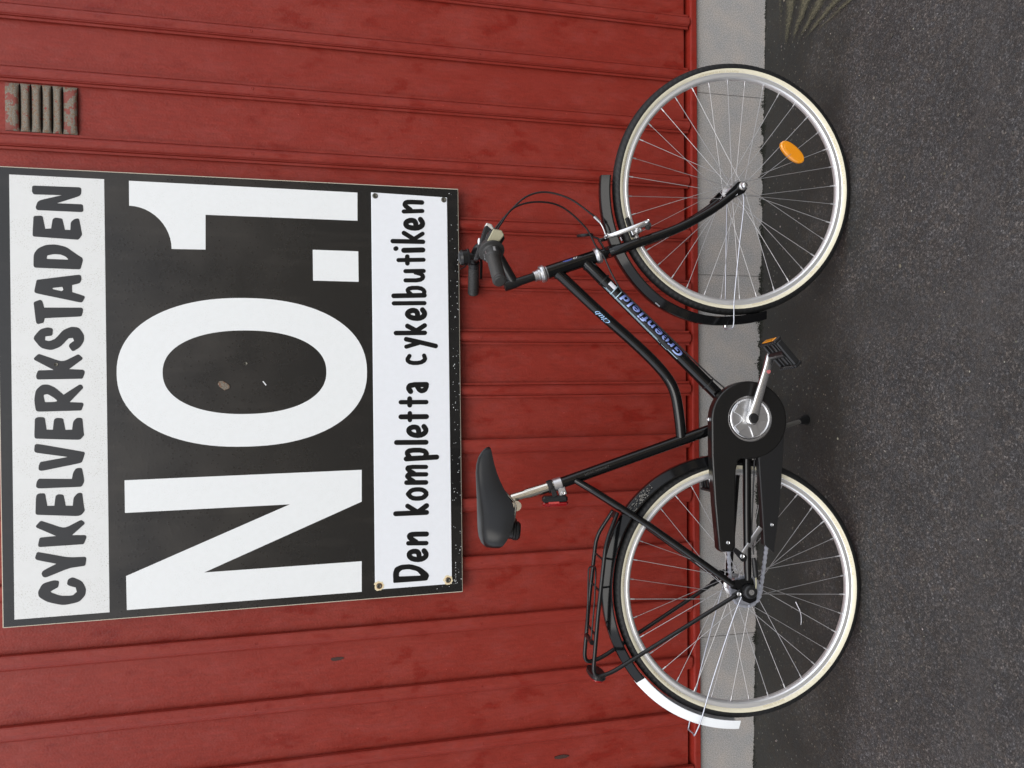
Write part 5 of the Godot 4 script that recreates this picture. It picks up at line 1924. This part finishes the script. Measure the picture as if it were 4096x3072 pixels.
	for i in route.size() - 1:
		var a: Vector2 = route[i]
		var b: Vector2 = route[i + 1]
		var l := a.distance_to(b)
		while at_len + l >= 0.0127:
			var t := (0.0127 - at_len) / l
			a = a.lerp(b, t)
			pins.append(a)
			l = a.distance_to(b)
			at_len = 0.0
		at_len += l
	for i in pins.size() - 1:
		var a: Vector2 = pins[i]
		var b: Vector2 = pins[i + 1]
		var ang := (b - a).angle()
		var l := a.distance_to(b)
		var poly := PackedVector2Array()
		for k in 5:
			var t := lerpf(-PI * 0.62, PI * 0.62, k / 4.0)
			poly.append(Vector2(l, 0) + Vector2(cos(t), sin(t)) * 0.0043)
		poly.append(Vector2(l * 0.5, 0.0027))
		for k in 5:
			var t := lerpf(PI * 0.38, PI * 1.62, k / 4.0)
			poly.append(Vector2(cos(t), sin(t)) * 0.0043)
		poly.append(Vector2(l * 0.5, -0.0027))
		var xf := Transform3D(Basis(Vector3(0, 0, 1), ang), Vector3(a.x, a.y, 0))
		var out := 0.0010 if i % 2 == 0 else 0.0
		chain.prism(poly, 0.0515 + out, 0.0527 + out, xf, 0.0002)
		chain.prism(poly, 0.0463 - out, 0.0475 - out, xf, 0.0)
		chain.lathe([Vector2(0.0, 0.0010), Vector2(0.0017, 0.0008), Vector2(0.0019, 0.0)], Transform3D(Basis(), Vector3(a.x, a.y, 0.0535)), 8)
		chain.tube([Vector3(a.x, a.y, 0.0470), Vector3(a.x, a.y, 0.0520)], 0.0036, 8, false)
	part("chain", chain, M.zinc, bike)

	# ---- chain guard: ring round the chainring with two arms
	var gcen := Vector2(0.4475, -0.0135 + HUB_H)
	var disc := circle(gcen, 0.0980, 64)
	var upper_arm := PackedVector2Array([Vector2(0.4475, 0.0845), Vector2(0.354, 0.0850), Vector2(0.23, 0.0790), Vector2(0.1120, 0.0695), Vector2(0.1075, 0.0650), Vector2(0.1080, 0.0390), Vector2(0.1115, 0.0345), Vector2(0.22, 0.0330), Vector2(0.318, 0.0300), Vector2(0.343, 0.0230), Vector2(0.352, 0.0080), Vector2(0.354, -0.03), Vector2(0.42, -0.04)])
	var ua := PackedVector2Array()
	for q in upper_arm:
		ua.append(q + Vector2(0, HUB_H))
	var shape: PackedVector2Array = Geometry2D.merge_polygons(disc, ua)[0]
	var gd2 := holder("chain_guard", bike)
	var gm := MB.new()
	var ghole := circle(Vector2(0.4510, -0.0160 + HUB_H), 0.0610, 56)
	# chamfered outside edge in three steps
	for piece in without_holes(shape, [ghole]):
		gm.prism(piece, 0.0600, 0.0602, Transform3D(), 0.0, 1.0, false)
	var ring_pts := shape
	if Geometry2D.is_polygon_clockwise(ring_pts):
		ring_pts.reverse()
	var cnt := ring_pts.size()
	var outn := []
	for i in cnt:
		var a := (ring_pts[i] - ring_pts[(i + cnt - 1) % cnt]).normalized()
		var b := (ring_pts[(i + 1) % cnt] - ring_pts[i]).normalized()
		outn.append((Vector2(a.y, -a.x) + Vector2(b.y, -b.x)).normalized())
	var steps := [[0.0, 0.0602, 0.0], [0.0021, 0.0598, 25.0], [0.0040, 0.0586, 50.0], [0.0050, 0.0568, 75.0], [0.0054, 0.0550, 90.0], [0.0054, 0.0300, 90.0]]
	for k in steps.size() - 1:
		for i in cnt:
			var pp := []
			var qq := []
			for e in [[i, k], [(i + 1) % cnt, k], [(i + 1) % cnt, k + 1], [i, k + 1]]:
				var st: Array = steps[e[1]]
				var p2: Vector2 = ring_pts[e[0]] + outn[e[0]] * st[0]
				pp.append(Vector3(p2.x, p2.y, st[1]))
				var g := deg_to_rad(st[2])
				qq.append(Vector3(outn[e[0]].x * sin(g), outn[e[0]].y * sin(g), cos(g)))
			gm.tri(pp[0], pp[1], pp[2], qq[0], qq[1], qq[2])
			gm.tri(pp[0], pp[2], pp[3], qq[0], qq[2], qq[3])
	gm.lathe([Vector2(0.0630, 0.0602), Vector2(0.0612, 0.0596), Vector2(0.0606, 0.0560), Vector2(0.0606, 0.0500)], Transform3D(Basis(), Vector3(0.4510, -0.0160 + HUB_H, 0)), 56)
	part("guard_shell", gm, M.case_black, gd2)
	var lower := PackedVector2Array([Vector2(0.3560, -0.035), Vector2(0.3480, -0.0385), Vector2(0.22, -0.0455), Vector2(0.1210, -0.0500), Vector2(0.0970, -0.0745), Vector2(0.22, -0.0930), Vector2(0.4050, -0.1085), Vector2(0.44, -0.10), Vector2(0.40, -0.06)])
	var lw := PackedVector2Array()
	for q in lower:
		lw.append(q + Vector2(0, HUB_H))
	part("lower_panel", MB.new().prism(lw, 0.0560, 0.0588, Transform3D(), 0.0008), M.plastic, gd2)
	part("panel_flange", MB.new().box(P(0.235, -0.0445, 0.0475), Vector3(0.235, 0.0022, 0.020), 0.0008, Basis(Vector3(0, 0, 1), 0.051)), M.plastic, gd2)
	part("guard_screw", bolt(P(0.1720, -0.0700, 0.0588), Vector3(0, 0, 1), 0.0042, 0.0025), M.polished, gd2)
	part("guard_screw", bolt(P(0.1270, 0.0505, 0.0602), Vector3(0, 0, 1), 0.0048, 0.003), M.polished, gd2)
	part("guard_screw", bolt(P(0.449, 0.0900, 0.045), Vector3(0, 1, 0), 0.0055, 0.006), M.polished, gd2)
	var brk := PackedVector2Array([Vector2(0.116, 0.034 + HUB_H), Vector2(0.106, 0.040 + HUB_H), Vector2(0.078, 0.016 + HUB_H), Vector2(0.080, 0.004 + HUB_H), Vector2(0.092, 0.002 + HUB_H)])
	part("guard_bracket", MB.new().prism(softened(brk, 0.003), 0.0655, 0.0685, Transform3D(), 0.0006), M.satin, gd2)
	part("bracket_bolt", bolt(P(0.0930, 0.0165, 0.0685), Vector3(0, 0, 1), 0.0058, 0.004), M.polished, gd2)
	part("zinc_strip", MB.new().tube([P(0.094, 0.014, 0.0645), P(0.122, -0.006, 0.0645), P(0.130, -0.013, 0.060), P(0.165, -0.040, 0.058)], 0.0075, 8, true, 0.22, Vector3(0.6, 0.8, 0)), M.alloy, gd2)

	# ---- kickstand on the far side
	var foot := root_xf.affine_inverse() * Vector3(-0.1290, ground_y(-0.129, 0.262) + 0.011, 0.262)
	var ks := holder("kickstand", bike)
	var k0 := P(0.398, -0.036, -0.030)
	part("stand_leg", MB.new().tube([k0, k0.lerp(foot, 0.62)], [0.0092, 0.0088], 14), M.dull, ks)
	part("stand_slide", MB.new().tube([k0.lerp(foot, 0.60), k0.lerp(foot, 0.63), k0.lerp(foot, 0.64), k0.lerp(foot, 1.0)], [0.0112, 0.0112, 0.0068, 0.0066], 14), M.dull, ks)
	part("stand_foot", MB.new().tube([k0.lerp(foot, 0.90), k0.lerp(foot, 0.94), k0.lerp(foot, 1.02)], [0.0088, 0.0100, 0.0155], 16), M.rubber, ks)
	part("stand_plate", MB.new().box(P(0.398, -0.018, -0.010), Vector3(0.045, 0.030, 0.060), 0.004), M.dull, ks)


# lettering outlines, millimetres from the middle of the sign
const TOP_LETTERS := [
	["C", [-490, 476, -487, 489, -494, 516, -515, 527, -529, 525, -544, 505, -556, 467, -550, 429, -533, 414, -516, 412, -495, 421, -482, 444, -487, 455, -500, 458, -505, 452, -510, 437, -522, 434, -532, 444, -530, 473, -521, 493, -517, 498, -511, 488, -507, 479]],
	["Y", [-409, 528, -429, 453, -430, 412, -434, 410, -454, 413, -457, 451, -479, 508, -476, 515, -468, 518, -460, 515, -444, 482, -431, 528, -426, 533]],
	["K", [-343, 532, -327, 518, -351, 462, -330, 421, -340, 411, -370, 444, -372, 410, -378, 409, -396, 416, -397, 524, -390, 525, -372, 521, -370, 482]],
	["E", [-260, 528, -255, 522, -255, 507, -289, 502, -290, 485, -263, 482, -259, 475, -261, 463, -291, 458, -292, 441, -270, 439, -258, 429, -258, 418, -297, 414, -306, 412, -317, 420, -320, 430, -311, 529, -304, 530]],
	["L", [-216, 521, -220, 442, -203, 439, -192, 432, -191, 419, -195, 417, -227, 412, -240, 418, -242, 421, -242, 523, -237, 528, -224, 526]],
	["V", [-125, 529, -124, 522, -146, 424, -149, 411, -153, 410, -176, 417, -179, 424, -196, 515, -193, 521, -183, 521, -172, 517, -161, 451, -147, 528, -141, 531]],
	["E", [-57, 528, -53, 521, -54, 505, -87, 501, -88, 486, -60, 483, -56, 476, -58, 461, -89, 456, -89, 440, -66, 437, -57, 428, -58, 415, -98, 412, -104, 411, -115, 420, -116, 427, -110, 528, -103, 530]],
	["R", [-7, 529, 18, 525, 32, 511, 33, 497, 25, 480, 5, 459, 31, 422, 32, 416, 23, 411, -15, 445, -17, 413, -21, 411, -38, 417, -39, 522, -34, 526], [5, 507, 8, 498, -2, 483, -12, 473, -14, 483, -14, 504]],
	["K", [100, 531, 114, 517, 92, 460, 113, 422, 101, 410, 73, 445, 71, 410, 64, 407, 47, 413, 46, 522, 56, 524, 70, 519, 71, 482]],
	["S", [181, 482, 162, 484, 160, 501, 150, 502, 147, 492, 153, 477, 177, 458, 186, 438, 184, 420, 165, 408, 148, 408, 131, 418, 119, 436, 133, 445, 140, 443, 148, 432, 156, 434, 156, 445, 133, 464, 123, 487, 129, 511, 152, 528, 160, 527, 179, 512, 184, 495]],
	["T", [250, 527, 257, 511, 253, 506, 236, 503, 237, 411, 230, 409, 214, 413, 213, 419, 208, 502, 196, 504, 192, 518, 196, 522]],
	["A", [309, 519, 325, 418, 323, 413, 312, 412, 302, 416, 297, 435, 278, 435, 269, 407, 265, 404, 251, 411, 251, 417, 274, 523, 279, 525], [287, 490, 292, 456, 283, 456, 280, 459]],
	["D", [346, 526, 377, 525, 392, 515, 402, 496, 404, 473, 398, 447, 380, 424, 370, 409, 363, 408, 340, 414, 339, 418, 341, 523], [365, 495, 374, 493, 378, 478, 378, 462, 372, 449, 364, 440]],
	["E", [477, 524, 479, 503, 444, 497, 445, 483, 471, 479, 475, 472, 473, 456, 443, 450, 443, 437, 464, 436, 473, 427, 476, 416, 439, 410, 431, 409, 418, 418, 423, 526, 427, 527]],
	["N", [557, 526, 558, 411, 552, 409, 540, 410, 534, 415, 513, 469, 513, 406, 494, 405, 492, 410, 493, 516, 500, 519, 518, 513, 535, 456, 534, 523, 541, 527]],
]
const LOW_LETTERS := [
	["D", 0, [-561, -404, -532, -403, -516, -409, -509, -427, -509, -455, -519, -483, -537, -504, -546, -510, -560, -504, -561, -497], [-543, -420, -532, -421, -524, -429, -523, -450, -531, -474, -545, -487]],
	["e", 13, [-493, -481, -475, -479, -471, -466, -475, -452, -486, -451, -495, -462, -498, -483, -492, -499, -482, -502, -472, -495]],
	["n", 13, [-447, -449, -450, -502], [-445, -472, -432, -454, -424, -452, -421, -462, -423, -503]],
	["k", 13, [-358, -413, -359, -504], [-337, -448, -357, -478], [-357, -478, -339, -504]],
	["o", 13, [-302, -450, -291, -460, -289, -478, -292, -496, -304, -506, -315, -496, -317, -478, -314, -460, -302, -450]],
	["m", 12, [-268, -446, -270, -503], [-265, -467, -251, -447, -244, -451, -246, -504], [-241, -468, -229, -448, -222, -451, -224, -504]],
	["p", 13, [-198, -446, -196, -536], [-192, -455, -180, -447, -173, -457, -174, -496, -184, -507, -192, -502]],
	["l", 13, [-149, -418, -151, -505]],
	["e", 13, [-125, -484, -108, -482, -104, -469, -109, -455, -119, -454, -128, -465, -131, -486, -124, -502, -114, -506, -104, -499]],
	["t", 13, [-74, -432, -75, -507], [-64, -458, -84, -458]],
	["t", 13, [-31, -432, -32, -507], [-21, -458, -40, -458]],
	["a", 13, [0, -461, 10, -454, 20, -461, 20, -508], [18, -479, 1, -489, 3, -503, 15, -508]],
	["c", 12, [105, -459, 93, -451, 84, -462, 84, -490, 93, -506, 106, -502]],
	["y", 12, [154, -450, 145, -491, 134, -537], [132, -450, 144, -490]],
	["k", 13, [172, -420, 173, -505], [193, -454, 179, -480], [179, -480, 195, -505]],
	["e", 13, [219, -485, 236, -483, 240, -470, 234, -456, 225, -454, 217, -466, 215, -488, 221, -502, 231, -506, 241, -499]],
	["l", 12, [259, -415, 261, -505]],
	["b", 12, [281, -415, 284, -505], [285, -467, 297, -454, 305, -462, 306, -493, 297, -506, 287, -503]],
	["u", 12, [327, -450, 328, -491, 336, -503, 346, -499, 351, -479], [354, -450, 356, -504]],
	["t", 12, [386, -430, 389, -504], [397, -456, 377, -456]],
	["i", 13, [415, -446, 418, -502], [419, -422, 420, -424]],
	["k", 12, [441, -414, 442, -503], [466, -447, 449, -476], [449, -476, 466, -502]],
	["e", 13, [485, -483, 502, -481, 505, -468, 499, -454, 489, -452, 482, -464, 481, -485, 488, -500, 498, -503, 508, -496]],
	["n", 12, [529, -447, 533, -502], [535, -467, 547, -450, 555, -452, 558, -461, 558, -501]],
]
